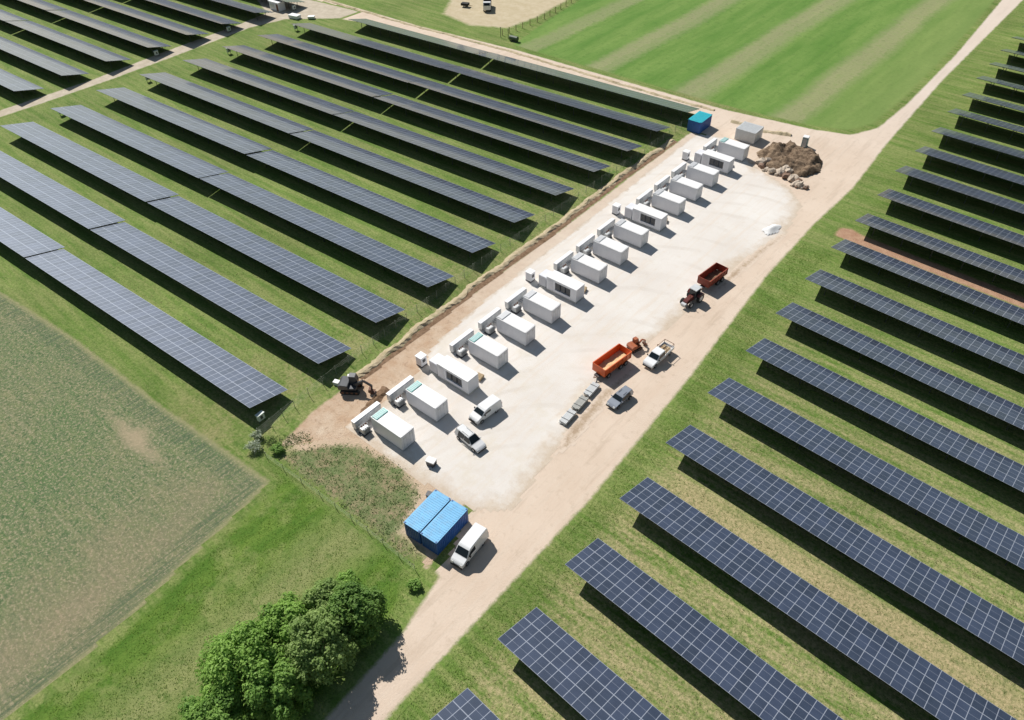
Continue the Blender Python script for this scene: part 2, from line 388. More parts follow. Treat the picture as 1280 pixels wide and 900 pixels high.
# spoil bank in relief and a flat dark brown trench strip beside the left field
M_bank = None
def bank_fn(t, P):
    b = t.noise(P, 1.2, 6, .75)
    c = t.mix(t.rng(b, .32, .66), (.42, .33, .21), (.56, .48, .33))
    c = t.mix(t.rng(t.noise(P, .35, 5, .7), .54, .66, 0, .6), c, (.24, .25, .12))
    return t.mix(t.rng(t.attr('edge'), .95, .55, 0, .75), (.26, .17, .11), c) if False else c
M_bank = ground_mat('spoil_soil', bank_fn, None, bump=1.)
def strip_mesh(name, line, prof, mat, z0=.03, jit=.4, seed=1):
    """prof: list of (offset across, height); swept along line with irregular height"""
    rnd = random.Random(seed); pts = []
    for (a, b) in zip(line[:-1], line[1:]):
        n = max(1, int(math.dist(a, b)/.6))
        for k in range(n): pts.append((a[0]+(b[0]-a[0])*k/n, a[1]+(b[1]-a[1])*k/n))
    pts.append(line[-1]); vs = []; fs = []; m_ = len(prof)
    for i, (x, y) in enumerate(pts):
        j = min(i+1, len(pts)-1); k = max(i-1, 0)
        t = Vector((pts[j][0]-pts[k][0], pts[j][1]-pts[k][1], 0)).normalized(); n = Vector((t.y, -t.x, 0))
        h = .62+.75*mnoise.noise(Vector((x*.35, y*.35, seed)))+.35*mnoise.noise(Vector((x*1.3, y*1.3, seed)))
        sft = mnoise.noise(Vector((x*.2, y*.2, seed+7)))*.6
        for o, z in prof:
            p = Vector((x, y, 0))+n*(o+sft+(rnd.random()-.5)*jit)
            vs.append((p.x, p.y, z0+max(0, z*max(.25, h)) if z > 0 else z0-.06))
        if i: fs += [((i-1)*m_+q, (i-1)*m_+q+1, i*m_+q+1, i*m_+q) for q in range(m_-1)]
    b = MB(); b.add(vs, fs); return tag(b.build(name, mat), kind='structure')
strip_mesh('spoil_bank', [(-31.6, 15.5), (-32.7, 28.8), (-33.5, 45.4), (-34., 65.6), (-35.2, 89.3), (-35.4, 112)], [(-1.2, 0), (-.85, .16), (-.5, .38), (-.2, .42), (.1, .2), (.35, .0)], M_bank)
M_dark = ground_mat('dark_brown_soil', lambda t, P: t.mix(t.rng(t.noise(P, 1.2, 6, .75), .35, .65), (.14, .085, .05), (.30, .20, .13)), None, bump=1.)  # plain dark brown tone, also used for a ridge and a trailer load
trench = [(-30.7, 15.8), (-31.8, 28.8), (-32.6, 45.4), (-33.1, 65.6), (-34.2, 89.3), (-34.5, 112)]
tp = [(x-1.1+.12*math.sin(y*.9), y) for x, y in trench]+[(x+.35+.2*math.sin(y*.7), y) for x, y in reversed(trench)]
sheet('trench_floor', tp, .036, M_dark, .3, pad=0.)
strip_mesh('track_ridge', [(-176, 125.2), (-140, 126.2), (-100, 129.), (-66, 129.6), (-45, 130.4), (-36, 131)], [(-.7, 0), (-.25, .28), (.1, .3), (.7, 0)], M_bank, seed=4)
strip_mesh('track_ridge', [(-30, 128.3), (-22, 128.6), (-16, 130)], [(-.8, 0), (-.3, .45), (.2, .5), (.8, 0)], M_bank, seed=6)
strip_mesh('track_ridge', [(-24.6, 9.7), (-25.6, 12), (-26.6, 17)], [(-.8, 0), (-.3, .5), (.2, .55), (.8, 0)], M_dark, seed=9)

# ------------------------------------------------------------------ solar tables
MW, ML = 1.14, 2.15; TILT = math.atan2(1.58, 6.26); ZH = 2.82; NM = 56
def panel_material():
    m, t, b = newmat('solar_glass')
    uv = t.new('ShaderNodeUVMap').outputs[0]; u, v, _ = t.sep(uv)
    un = t.math('DIVIDE', u, MW); vn = t.math('DIVIDE', v, ML)
    fu = t.math('MULTIPLY', t.math('ABSOLUTE', t.math('SUBTRACT', t.math('FRACT', un), .5)), MW)   # 0..MW/2, frame near MW/2
    fv = t.math('MULTIPLY', t.math('ABSOLUTE', t.math('SUBTRACT', t.math('FRACT', vn), .5)), ML)
    fr = t.math('MAXIMUM', t.math('GREATER_THAN', fu, MW/2-.036), t.math('GREATER_THAN', fv, ML/2-.05))
    midl = t.math('LESS_THAN', fv, .022)
    cell = t.math('MAXIMUM', t.math('GREATER_THAN', t.math('ABSOLUTE', t.math('SUBTRACT', t.math('FRACT', t.math('DIVIDE', u, MW/6)), .5)), .485),
                  t.math('GREATER_THAN', t.math('ABSOLUTE', t.math('SUBTRACT', t.math('FRACT', t.math('DIVIDE', v, ML/12)), .5)), .48))
    wn = t.new('ShaderNodeTexWhiteNoise', noise_dimensions='4D')
    cb = t.new('ShaderNodeCombineXYZ'); t.put(cb.inputs[0], t.math('FLOOR', un)); t.put(cb.inputs[1], t.math('FLOOR', vn))
    oi = t.new('ShaderNodeObjectInfo').outputs['Random']
    t.l.new(cb.outputs[0], wn.inputs['Vector']); t.put(wn.inputs['W'], t.math('MULTIPLY', oi, 97.))
    c = t.mix(wn.outputs[0], (.007, .011, .024), (.017, .025, .055))
    c = t.mix(t.math('MULTIPLY', cell, .35), c, (.12, .14, .18)); c = t.mix(t.math('MULTIPLY', midl, .55), c, (.32, .34, .40))
    c = t.mix(t.math('MULTIPLY', fr, .55), c, (.60, .64, .72))
    P = t.pos(); d = t.rng(t.noise(P, .4, 5, .7), .35, .7, .02, .065)
    c = t.mix(d, c, (.34, .44, .70))
    t.l.new(c, b.inputs['Base Color'])
    t.put(b.inputs['Roughness'], t.math('ADD', t.math('MULTIPLY', fr, .25), t.math('ADD', .42, t.math('MULTIPLY', wn.outputs[0], .05))))
    t.put(b.inputs['Metallic'], t.math('MULTIPLY', fr, .35))
    b.inputs['IOR'].default_value = 2.0; b.inputs['Specular Tint'].default_value = (.72, .82, 1, 1); b.inputs['Coat Weight'].default_value = 1.0; b.inputs['Coat Roughness'].default_value = .1; b.inputs['Coat IOR'].default_value = 1.6; b.inputs['Sheen Weight'].default_value = .26; b.inputs['Sheen Roughness'].default_value = .35; b.inputs['Sheen Tint'].default_value = (.72, .82, 1, 1)
    return m
M_panel = panel_material()
M_back = simple('backsheet', (.05, .05, .055), .7)
M_galv = simple('galvanised_steel', (.10, .105, .11), .5, .5, .2)
M_invert = simple('pale_cabinet_paint', (.60, .66, .62), .5, dirt=.2)

def table_master(nm, tagcfg):
    L = nm*MW; root = thing('solar_table', 'x', 'solar panels')
    ct, st = math.cos(TILT), math.sin(TILT)
    def pt(u, v, w=0.): return Vector((u, v*ct+w*st, ZH-v*st+w*ct))
    for k in range(3):
        v0, v1 = k*ML, (k+1)*ML-.004
        n = int(math.ceil(L/1.14)); mb = MB()
        vs = [pt(0, v0), pt(L, v0), pt(L, v1), pt(0, v1), pt(0, v0, -.045), pt(L, v0, -.045), pt(L, v1, -.045), pt(0, v1, -.045)]
        mb.add(vs, [(0, 1, 2, 3), (7, 6, 5, 4), (0, 4, 5, 1), (1, 5, 6, 2), (2, 6, 7, 3), (3, 7, 4, 0)])
        me = bpy.data.meshes.new('panel_row'); me.from_pydata(mb.v, [], mb.f); me.update()
        me.materials.append(M_panel); me.materials.append(M_galv); me.materials.append(M_back)
        uvl = me.uv_layers.new(name='UVMap')
        for p in me.polygons:
            p.material_index = 0 if p.index == 0 else (2 if p.index == 1 else 1)
            for li in p.loop_indices:
                co = me.vertices[me.loops[li].vertex_index].co
                uu = co.x; vv = (co.y)/ct
                uvl.data[li].uv = (uu, (vv-v0)/(v1-v0)*ML*.9999+k*ML+.0001)
        o = bpy.data.objects.new('panel_row', me); COL.objects.link(o); o.parent = root
    fr = MB()
    for v in (.5, 1.6, 2.6, 3.7, 4.75, 5.85):
        a, b_ = pt(.05, v, -.10), pt(L-.05, v, -.10); fr.bar(a, b_, .06, .09)
    xs = [3.3+i*(L-5.6)/11 for i in range(12)]
    for x in xs: fr.bar(pt(x, .3, -.2), pt(x, 6.1, -.2), .08, .12)
    fr.build('support_frame', M_galv, root)
    for x in xs:
        for v in (1.9, 5.0):
            q = pt(x, v, -.27); pm = MB(); pm.box(-.06, .06, -.04, .04, -.2, q.z); p = pm.build('post', M_galv, root); p.location = (x, q.y, 0)
    return root, L
MASTERS = {}
TR = random.Random(77)
def place_table(nm, x, y, rz, label, group):
    # farther tables scaled up so panels and shade bands look deeper, lit gaps close
    L_ = nm*MW; mx, my = x+L_/2*math.cos(rz), y+L_/2*math.sin(rz)
    if x > 0: mx, my = x+15, y
    d = math.dist((mx, my), (40, -29.6)); k = 1+.12*min(1, max(0, (d-85)/90)); kz = k if x < 0 else 1+(k-1)*.35; dz = ZH*(kz-1)
    x += dz*(40-mx)/76.4; y += dz*(-29.6-my)/76.4
    r = _place(nm, x, y, rz, label, group); r.scale = (1, k, kz)
    r.rotation_euler = (R(TR.uniform(-.35, .35)), R(TR.uniform(-.05, .05)), rz+R(TR.uniform(-.06, .06))); r.location.z = TR.uniform(-.06, .06)
    return r
def _place(nm, x, y, rz, label, group):
    if nm not in MASTERS:
        MASTERS[nm] = [table_master(nm, None), False]
    (root, L), used = MASTERS[nm]
    if not used:
        MASTERS[nm][1] = True; root.location = (x, y, 0); root.rotation_euler = (0, 0, rz); tag(root, label, None, group); return root
    r = dup(root, (x, y, 0), rz, label, group)
    return r
ORD = ['first', 'second', 'third', 'fourth', 'fifth', 'sixth', 'seventh', 'eighth', 'ninth', 'tenth', 'eleventh', 'twelfth', 'thirteenth', 'fourteenth',
       'fifteenth', 'sixteenth', 'seventeenth', 'eighteenth', 'nineteenth', 'twentieth', 'twenty-first', 'twenty-second', 'twenty-third']
yL = [0, 12, 24, 35.9, 48.1, 60.2, 72.6, 84.8, 96.3, 108, 120.3]
xLe = [-36.5, -36.3, -36.8, -37.0, -38.1, -38.7, -38.6, -38.3, -38.0, -38.1, -37.7]
tL = .0666; aL = math.atan(tL); cL = math.cos(aL)
def yl(i, x): return yL[i]+tL*(x+40)
nL = 55
for i in range(11):
    x0 = xLe[i]-nL*MW*cL
    place_table(nL, x0, yl(i, x0), aL, 'solar table ending beside the container yard, %s row up from the ploughed field' % ORD[i], 'solar tables of the left field')
for i in range(11):
    nb = 51 if i < 10 else 42
    x1 = xLe[i]-nL*MW*cL-.75; x0 = x1-nb*MW*cL
    place_table(nb, x0, yl(i, x0), aL, 'solar table between gap and service road, %s row up from the ploughed field' % ORD[i], 'solar tables of the left field')
for i in range(2, 11):
    x1 = -176.; x0 = x1-48*MW*cL
    place_table(48, x0, yl(i, x0), aL, 'solar table just beyond the service road, %s row counted from the left' % ORD[i-2], 'solar tables beyond the service road')
for i in range(4, 11):
    x1 = -176.-48*MW*cL-.8; x0 = x1-48*MW*cL
    place_table(48, x0, yl(i, x0), aL, 'farthest solar table behind a small gap at upper left, %s row from the left' % ORD[i-4], 'solar tables beyond the service road')
yR = [-14.3, -2.6, 9.2, 20.9, 32.4, 44.1, 55.6, 66.6, 77.9, 89.6, 100.4, 111.8, 123.2, 134.2, 145.4, 157.2, 168.6, 180.5, 191.7, 203.1, 214.2, 224.9, 236]
xR = [13.3, 13., 13., 12.5, 12., 11.6, 11.5, 10.9, 10.6, 10.1, 10., 9.7, 8.9, 9., 8.6, 8.2, 7.9, 7.5, 7.3, 6.9, 6.6, 6.6, 6.4]
tR = -.0474; aR = math.atan(tR)
for j in range(23):
    x0 = xR[j]
    place_table(NM, x0, yR[j]+tR*(x0-10), aR, 'solar table right of the dirt track, %s row counted up from the bottom edge' % ORD[j], 'solar tables of the right field')

# inverter cabinets on the table ends
def inverter(x, y, rz, label):
    t = thing('inverter_cabinet', label, 'electrical cabinet', (x, y, 0), rz, 'inverter cabinets at the row ends')
    MB().box(-.25, .25, -.55, .55, .55, 1.65).build('housing', M_invert, t, .03)
    MB().box(-.32, .32, -.62, .62, 1.66, 1.72).build('rain_cover', M_invert, t)
    for s in (-1, 1): MB().box(-.05, .05, s*.45-.04, s*.45+.04, -.1, .55).build('leg', M_galv, t)
    MB().box(.255, .275, -.2, .2, .8, 1.4).build('door_panel', M_galv, t)
WHO = {3: 'service road end of the fourth row', 5: 'service road end of the sixth row', 7: 'service road end of the eighth row', 9: 'service road end of the tenth row'}
for i in (3, 5, 7, 9):
    x0 = xLe[i]-nL*MW*cL-.75-51*MW*cL-1.0
    inverter(x0, yl(i, x0)+2.2, aL, 'pale green inverter cabinet, '+WHO[i]+' from the crop field')
for i, nm_ in ((6, 'fifth'), (8, 'seventh'), (10, 'ninth')):
    inverter(-175.1, yl(i, -175.1)+1.4, aL, 'pale inverter cabinet across the service road, %s table from the left' % nm_)
inverter(-35.6, .9, aL, 'grey inverter cabinet in the shade at the yard end of the lowest left row')

# ------------------------------------------------------------------ materials for objects
M_white = simple('shaded_white_paint', (.73, .74, .78), .45, var=.05, dirt=.08)  # wall white dulled towards lavender: shade of the sunless sides put into the colour
M_roof = simple('unshaded_white_paint', (.84, .84, .84), .5, var=.06, dirt=.05)  # roofs and lids: the same white without that shade in its colour
M_whiteg = simple('off_white_paint', (.66, .66, .70), .5, var=.08, dirt=.15)
M_grey = simple('grey_paint', (.38, .40, .42), .5, var=.15, dirt=.2)
M_lgrey = simple('light_grey_metal', (.62, .64, .65), .5, .2, .15, dirt=.15)
M_dgrey = simple('dark_grey_metal', (.07, .075, .085), .5, .2, .3)
M_black = simple('black_rubber', (.018, .018, .018), .8)
M_louv = simple('blue_grey_louvre', (.09, .11, .16), .4, .2, .3)
M_teal = simple('teal_grille', (.28, .60, .56), .5, var=.2)
M_glass = simple('dark_window_glass', (.012, .018, .022), .06, 0, .1)
M_blue = simple('blue_container_paint', (.02, .10, .34), .5, var=.15, dirt=.12, scale=.8)
M_blueroof = simple('pale_blue_roof', (.13, .44, .74), .5, var=.25, dirt=.3, scale=.8)  # lighter blue than the container walls
M_tealroof = simple('turquoise_tarpaulin', (.02, .46, .56), .6, var=.15)
M_orange = simple('orange_paint', (.68, .115, .02), .45, var=.15, dirt=.12)
M_redp = simple('worn_red_paint', (.30, .05, .025), .6, var=.4, dirt=.4)
M_maroon = simple('dark_maroon_paint', (.13, .025, .02), .4, var=.25, dirt=.2)
M_rust = simple('rusty_steel', (.16, .07, .04), .75, var=.35, dirt=.2)
M_silver = simple('silver_car_paint', (.72, .73, .74), .3, .1, .06)
M_carwhite = simple('white_car_paint', (.80, .81, .82), .25, 0, .04)
M_cargrey = simple('grey_car_paint', (.34, .37, .42), .25, .35, .06)
M_lamp = simple('headlamp_glass', (.75, .75, .72), .1)
M_redlamp = simple('tail_lamp', (.4, .01, .01), .2)
M_sandload = simple('sand_load', (.68, .50, .28), .95, var=.25, scale=3., bump=.6)
M_wood = simple('pale_wood', (.48, .36, .22), .8, var=.25, scale=3.)
M_conc = simple('concrete', (.46, .46, .43), .9, var=.25, scale=2., bump=.4)
M_rim = simple('steel_rim', (.45, .45, .46), .35, .6)
M_wire2 = simple('weathered_wire', (.26, .28, .24), .6, .3)
M_wire = simple('fence_wire', (.62, .63, .60), .5, .3)

# ------------------------------------------------------------------ battery containers and their gear
def corr(mb, a, b, z0, z1, out, n, depth=.035, fill=.5):
    """vertical ribs from a to b on a wall whose outward direction is out"""
    a = Vector((*a, 0)); b = Vector((*b, 0)); out = Vector((*out, 0)); d = (b-a)/n
    for i in range(n):
        p = a+d*(i+.25); q = p+d*fill
        mb.add([(*(p+out*.0).xy, z0), (*(q).xy, z0), (*(q+out*depth).xy, z0), (*(p+out*depth).xy, z0),
                (*(p).xy, z1), (*(q).xy, z1), (*(q+out*depth).xy, z1), (*(p+out*depth).xy, z1)],
               [(3, 2, 1, 0), (4, 5, 6, 7), (0, 1, 5, 4), (1, 2, 6, 5), (2, 3, 7, 6), (3, 0, 4, 7)])

def battery_container():
    # origin: ground under the near corner; x from -6.06 to 0, y 0..2.44, roof z 2.9
    t = thing('battery_container', 'x', 'container'); L = 6.06; W = 2.44
    MB().box(-L+.05, -.05, .05, W-.05, -.05, .22).build('plinth', M_conc, t)
    MB().box(-L, 0, 0, W, .22, 2.84).build('body', M_white, t, .02)
    r = MB(); r.box(-L-.02, .02, -.02, W+.02, 2.845, 2.9); r.box(-L+1.25, -.12, .1, W-.1, 2.902, 2.93)
    r.build('roof', M_roof, t, .012)
    c = MB(); corr(c, (-L+.1, -.0), (-.1, -.0), .42, 2.7, (0, -1), 20, .03); c.build('side_ribs', M_white, t)
    c = MB(); corr(c, (-L+.1, W), (-.1, W), .42, 2.7, (0, 1), 20, .03); c.build('side_ribs', M_white, t)
    for s in (0, 1):
        y0 = .06+s*1.17; d = MB().box(.003, .035, y0, y0+1.14, .35, 2.72).build('door', M_white, t, .008)
        k = MB(); [k.tube((.065, y0+q, .38), (.065, y0+q, 2.7), .02, n=6) for q in (.3, .84)]; k.build('locking_rod', M_lgrey, d)
        MB().box(.04, .06, y0+.35, y0+.8, 2.2, 2.5).build('vent', M_lgrey, d)
    cc = MB()
    for x in (-L+.09, -.09):
        for y in (.09, W-.09): cc.box(x-.1, x+.1, y-.1, y+.1, 2.90, 2.945)
    cc.build('corner_castings', M_lgrey, t)
    g_ = MB().box(-L+.12, -L+1.12, .14, W-.14, 2.903, 3.02).build('cooling_grille', M_lgrey, t, .01)
    f = MB()
    for i in range(7): f.box(-L+.2, -L+1.04, .25+i*.28, .33+i*.28, 3.021, 3.045)
    f.build('slats', M_whiteg, g_)
    return t
def cooling_bank():
    # long narrow unit parallel to y behind a container; origin at its near end on the ground
    t = thing('cooling_bank', 'x', 'cooling unit'); W = 4.9
    MB().box(-.4, .4, 0, W, .2, 1.45).build('housing', M_lgrey, t, .02)
    MB().box(-.45, .3, -.04, W+.04, 1.46, 1.55).build('top_cover', M_roof, t, .01)
    for y in (.3, W/2, W-.3): MB().box(-.3, .3, y-.08, y+.08, -.1, .25).build('foot', M_dgrey, t)
    for i in range(5):
        y = .52+i*.96; f = MB().tube((.402, y, .85), (.45, y, .85), .36, n=14).build('fan', M_lgrey, t)
        MB().tube((.452, y, .85), (.48, y, .85), .12, n=10).build('fan_hub', M_lgrey, f)
    p = MB(); [p.tube((.45, y, .55), (1.25, y, .45), .09, n=8) for y in (2.6, 3.0, 3.4)]; p.build('pipes', M_grey, t)
    return t
def oil_transformer():
    t = thing('small_transformer', 'x', 'transformer')
    MB().box(-.75, .75, -.6, .6, -.1, .2).build('skid', M_dgrey, t)
    MB().box(-.55, .55, -.4, .4, .2, 1.1).build('tank', M_lgrey, t, .03)
    for y0, y1 in ((-.62, -.402), (.402, .6)):
        f = MB(); f.box(-.52, .555, y0+.08, y1-.08, .35, 1.2) 
        for i in range(9):
            x = -.52+i*.13; f.box(x, x+.035, y0, y1, .3, 1.25)
        f.build('radiator', M_grey, t)
    for x in (-.35, 0, .35):
        b = MB(); b.tube((x, 0, 1.35), (x, 0, 1.7), .07, .05, 8); b.tube((x, 0, 1.45), (x, 0, 1.49), .12, n=8); b.tube((x, 0, 1.57), (x, 0, 1.61), .11, n=8)
        b.build('bushing', M_rust, t)
    MB().tube((.62, 0, .5), (.62, 0, 1.5), .05, n=6).build('pipe', M_lgrey, t)
    return t
def transformer_station():
    t = thing('transformer_station', 'x', 'transformer station'); L = 6.3; W = 2.3
    MB().box(-L-1.9, .05, -.04, W+.04, -.05, .3).build('plinth', M_conc, t)
    # body in three boxes leaving a side opening
    b = MB(); b.box(-L, -4.5, 0, W, .3, 2.84); b.box(-1.25, 0, 0, W, .3, 2.84); b.box(-4.5, -1.25, .5, W, .3, 2.84)
    b.box(-4.5, -1.25, 0, .5, .3, .85); b.box(-4.5, -1.25, 0, .5, 2.45, 2.84)
    b.build('body', M_white, t)
    MB().box(-L-.02, .03, -.03, W+.03, 2.845, 2.9).build('roof', M_roof, t, .012)
    lv = MB(); lv.box(-4.49, -1.26, .3, .499, .86, 2.44); lv.build('recess', M_louv, t)
    for i in range(3):
        x = -4.4+i*1.08; q = MB().box(x, x+.9, .12, .29, .95, 2.3).build('transformer_core', M_dgrey, t, .04)
        k = MB(); [k.tube((x+.2+j*.25, .16, 2.3), (x+.2+j*.25, .16, 2.4), .05, n=8) for j in range(3)]; k.build('terminal', M_lgrey, q)
    c = MB(); corr(c, (0, .12), (0, W-.12), .4, 2.75, (1, 0), 11, .05); c.build('end_ribs', M_white, t)
    MB().box(-5.9, -4.9, -.03, -.002, .4, 2.5).build('door', M_whiteg, t, .005)
    x = MB(); x.box(-L-1.8, -L-.25, .1, W-.1, .3, 2.4); x.build('switchgear_cabinet', M_white, t, .02)
    c = MB(); corr(c, (-L-1.75, .1), (-L-.3, .1), .4, 2.3, (0, -1), 7, .05); c.build('cabinet_ribs', M_whiteg, t)
    return t
def kiosk():
    t = thing('switch_kiosk', 'x', 'electrical cabinet')
    MB().box(-.6, .6, -.6, .6, -.05, .25).build('base', M_dgrey, t)
    MB().box(-.6, .6, -.6, .6, .25, 1.9).build('housing', M_white, t, .02)
    MB().box(-.68, .68, -.68, .68, 1.905, 1.97).build('roof', M_roof, t, .01)
    MB().box(-.45, .45, -.63, -.602, .4, 1.7).build('door', M_whiteg, t)
    MB().box(.605, .64, -.3, .3, .9, 1.5).build('vent', M_dgrey, t)
    return t
bc0, cb0, ot0, ts0, ks0 = battery_container(), cooling_bank(), oil_transformer(), transformer_station(), kiosk()
used = set()
GR = [c for c in bc0.children if c.name.startswith('cooling_grille')][0].data
TEALMESH = GR.copy(); TEALMESH.materials[0] = M_teal
def inst(root, loc, rz, label, group):
    if root.name not in used:
        used.add(root.name); root.location = loc; root.rotation_euler = (0, 0, rz); return tag(root, label, None, group)
    return dup(root, loc, rz, label, group)
cn = tn = 0
for k in range(16):
    x = -15.83-.2*k; y = 10.08+6.824*k; rz = R(.6)
    if k % 4 == 2:
        inst(ts0, (x, y, 0), rz, 'white transformer station with dark side opening, %s of four from the blue containers' % ORD[tn], 'transformer stations in the yard')
        inst(ks0, (x-10.2, y+.3, 0), rz, 'small white kiosk standing behind the %s transformer station from the blue containers' % ORD[tn], 'switch kiosks')
        tn += 1
    else:
        c_ = inst(bc0, (x, y, 0), rz, 'plain white battery container, %s of twelve from the blue containers' % ORD[cn], 'battery containers in the yard')
        for ch in c_.children:
            if ch.name.startswith('cooling_grille'): ch.data = GR
        if cn in (0, 1, 2, 11):
            c_['label'] = 'turquoise-grilled white battery container, %s of twelve from the blue containers' % ORD[cn]
            for ch in c_.children:
                if ch.name.startswith('cooling_grille'):
                    ch.data = TEALMESH
        inst(cb0, (x-8.35, y-1.6, 0), rz, 'grey fan bank behind the %s battery container from the blue containers' % ORD[cn], 'cooling banks behind the containers')
        inst(ot0, (x-6.75, y-1.0, 0), rz+R(90), 'small dark transformer behind the %s battery container from the blue containers' % ORD[cn], 'small transformers between the containers')
        cn += 1
# wooden crates by the transformer stations
def crate(x, y, rz, lab):
    t = thing('wooden_crate', lab, 'crate', (x, y, .02), rz, 'wooden crates beside the stations')
    b = MB(); [b.box(-.6, .6, -.5+i*.25, -.32+i*.25, .12, .55) for i in range(5)]; b.build('boards', M_wood, t)
    for y_ in (-.4, 0, .4): MB().box(-.6, .6, y_-.05, y_+.05, -.02, .118).build('runner', M_wood, t)
for q in range(4):
    k = 4*q+2; crate(-15.83-.2*k-1.3, 10.08+6.824*k+3.6, R(10+7*q), 'low pale wooden crate on the north side of the %s transformer station' % ORD[q])

# ------------------------------------------------------------------ shipping containers
def shipping(name, loc, rz, lab, L, W, H, mb_, mr, group=None, ribs=18):
    t = thing(name, lab, 'container', loc, rz, group)
    MB().box(-L/2, L/2, -W/2, W/2, .02, H-.04).build('body', mb_, t)
    c = MB()
    corr(c, (-L/2+.15, -W/2), (L/2-.15, -W/2), .2, H-.2, (0, -1), ribs, .05); corr(c, (L/2-.15, W/2), (-L/2+.15, W/2), .2, H-.2, (0, 1), ribs, .05)
    corr(c, (-L/2, W/2-.12), (-L/2, -W/2+.12), .2, H-.2, (-1, 0), 7, .05)
    c.build('corrugated_ribs', mb_, t)
    r = MB(); r.box(-L/2-.03, L/2+.03, -W/2-.06, W/2+.06, H-.035, H)
    n = ribs
    for i in range(n):
        x = -L/2+.2+(L-.4)*i/n; r.box(x, x+(L-.4)/n*.5, -W/2+.12, W/2-.12, H+.002, H+.03)
    r.build('roof', mr, t)
    for s in (-1, 1):
        d = MB().box(L/2+.003, L/2+.05, min(s*.02, s*(W/2-.05)), max(s*.02, s*(W/2-.05)), .15, H-.15).build('door', mb_, t)
        k = MB(); [k.tube((L/2+.075, s*q, .2), (L/2+.075, s*q, H-.2), .022, n=6) for q in (.35, .85)]; k.build('locking_rod', M_lgrey, d)
    cc = MB(); [cc.box(x-.09, x+.09, y-.09, y+.09, H+.001, H+.05) for x in (-L/2+.1, L/2-.1) for y in (-W/2+.1, W/2-.1)]; cc.build('corner_castings', mb_, t)
    return t
shipping('shipping_container', (-4.75, 4.2, .03), R(95), 'blue shipping container beside the weedy patch, the left one of a touching pair', 6.06, 2.44, 2.6, M_blue, M_blueroof, 'blue shipping containers')
shipping('shipping_container', (-2.02, 4.42, .03), R(95), 'blue shipping container next to the large white van, right one of a pair', 6.06, 2.44, 2.6, M_blue, M_blueroof, 'blue shipping containers')
shipping('shipping_container', (-34.2, 120.6, .03), R(92), 'bright blue container with turquoise roof alone at the far corner of the yard', 5.4, 3.2, 2.7, M_blue, M_tealroof)
shipping('grey_container', (-23.0, 123.0, .03), R(2), 'pale grey container standing behind the last battery container, near the soil heap', 4.6, 4.2, 2.6, M_lgrey, M_lgrey)

# ------------------------------------------------------------------ vehicles (forward = +x)
def wheels(t, xs, y, r, w, twin=False):
    for x in xs:
        for s in (-1, 1):
            ty = MB().wheel((0, 0, 0), r, w).build('wheel', M_black, t, smooth=False); ty.location = (x, s*y, r)
            rm = MB(); rm.tube((0, -w*.42, 0), (0, w*.42, 0), r*.63, n=16); rm.build('rim', M_rim, ty)
def quad_part(name, pts, mat, t, out):
    """thin pane given by 4+ corners, thickened along out"""
    out = Vector(out); n = len(pts); v = [Vector(p) for p in pts]; b = MB()
    b.add([p-out*.5 for p in v]+[p+out for p in v], [tuple(reversed(range(n))), tuple(range(n, 2*n))]+[(i, (i+1) % n, (i+1) % n+n, i+n) for i in range(n)])
    return b.build(name, mat, t)
def van(loc, rz, lab, L=5.9, H=2.5, W=2.0, mat=None, group=None, rear_window=True):
    t = thing('white_van' if mat is M_carwhite else 'silver_van', lab, 'van', loc, rz, group); h = L/2; k = H/2.5
    mat = mat or M_carwhite; W2 = W/2
    wf = lambda x, z: W2-(.0 if z < 1.15 else (z-1.15)/(H-1.15)*.13)-(.12 if x > h-.25 else 0)
    body = [(-h, .35), (-h-.02, 1.0), (-h+.06, H-.18), (-h+.2, H-.03), (h-2.4, H), (h-1.95, H-.06), (h-1.72, H-.2), (h-1.0, 1.32), (h-.28, 1.08), (h-.06, .85), (h, .6), (h-.04, .32)]
    MB().prism(body, wf).build('body', mat, t, .05, True if False else False)
    xa, za, xb, zb = h-1.70, H-.24, h-1.03, 1.36
    nrm = Vector((za-zb, 0, xb-xa)).normalized()*.02; wa, wb = wf(xa, za)-.1, wf(xb, zb)-.08
    quad_part('windscreen', [(xa, -wa, za), (xb, -wb, zb), (xb, wb, zb), (xa, wa, za)], M_glass, t, nrm)
    for s in (-1, 1):
        f = lambda x, z: (x, s*(wf(x, z)+.0), z)
        pts = [f(h-2.75, 1.32), f(h-1.25, 1.32), f(h-1.8, H-.42), f(h-2.75, H-.38)]
        quad_part('side_window', pts if s < 0 else pts[::-1], M_glass, t, (0, s*.02, 0))
        quad_part('headlight', [(h-.02, s*(W2-.5), .72), (h-.02, s*(W2-.18), .72), (h-.12, s*(W2-.18), .95), (h-.12, s*(W2-.5), .95)], M_lamp, t, (.04, 0, .01))
        MB().box(h-1.55, h-1.4, min(s*(W2), s*(W2+.22)), max(s*(W2), s*(W2+.22)), 1.3, 1.6).build('mirror', M_black, t, .02)
        MB().box(-h-.05, -h-.02, s*(W2-.12)-.06, s*(W2-.12)+.06, .8, 1.3).build('tail_light', M_redlamp, t)
    MB().box(h-.03, h+.06, -W2+.1, W2-.1, .3, .58).build('bumper', M_black, t, .02)
    MB().box(-h-.08, -h+.05, -W2+.05, W2-.05, .3, .5).build('bumper', M_black, t, .02)
    MB().box(h+.0, h+.03, -.45, .45, .62, .8).build('grille', M_black, t)
    if rear_window: quad_part('rear_window', [(-h-.0, .75, 1.35), (-h-.0, -.75, 1.35), (-h+.03, -.7, H-.5), (-h+.03, .7, H-.5)], M_glass, t, (-.03, 0, 0))
    wheels(t, (-h+1.15, h-1.0), W2-.14, .35, .24)
    return t
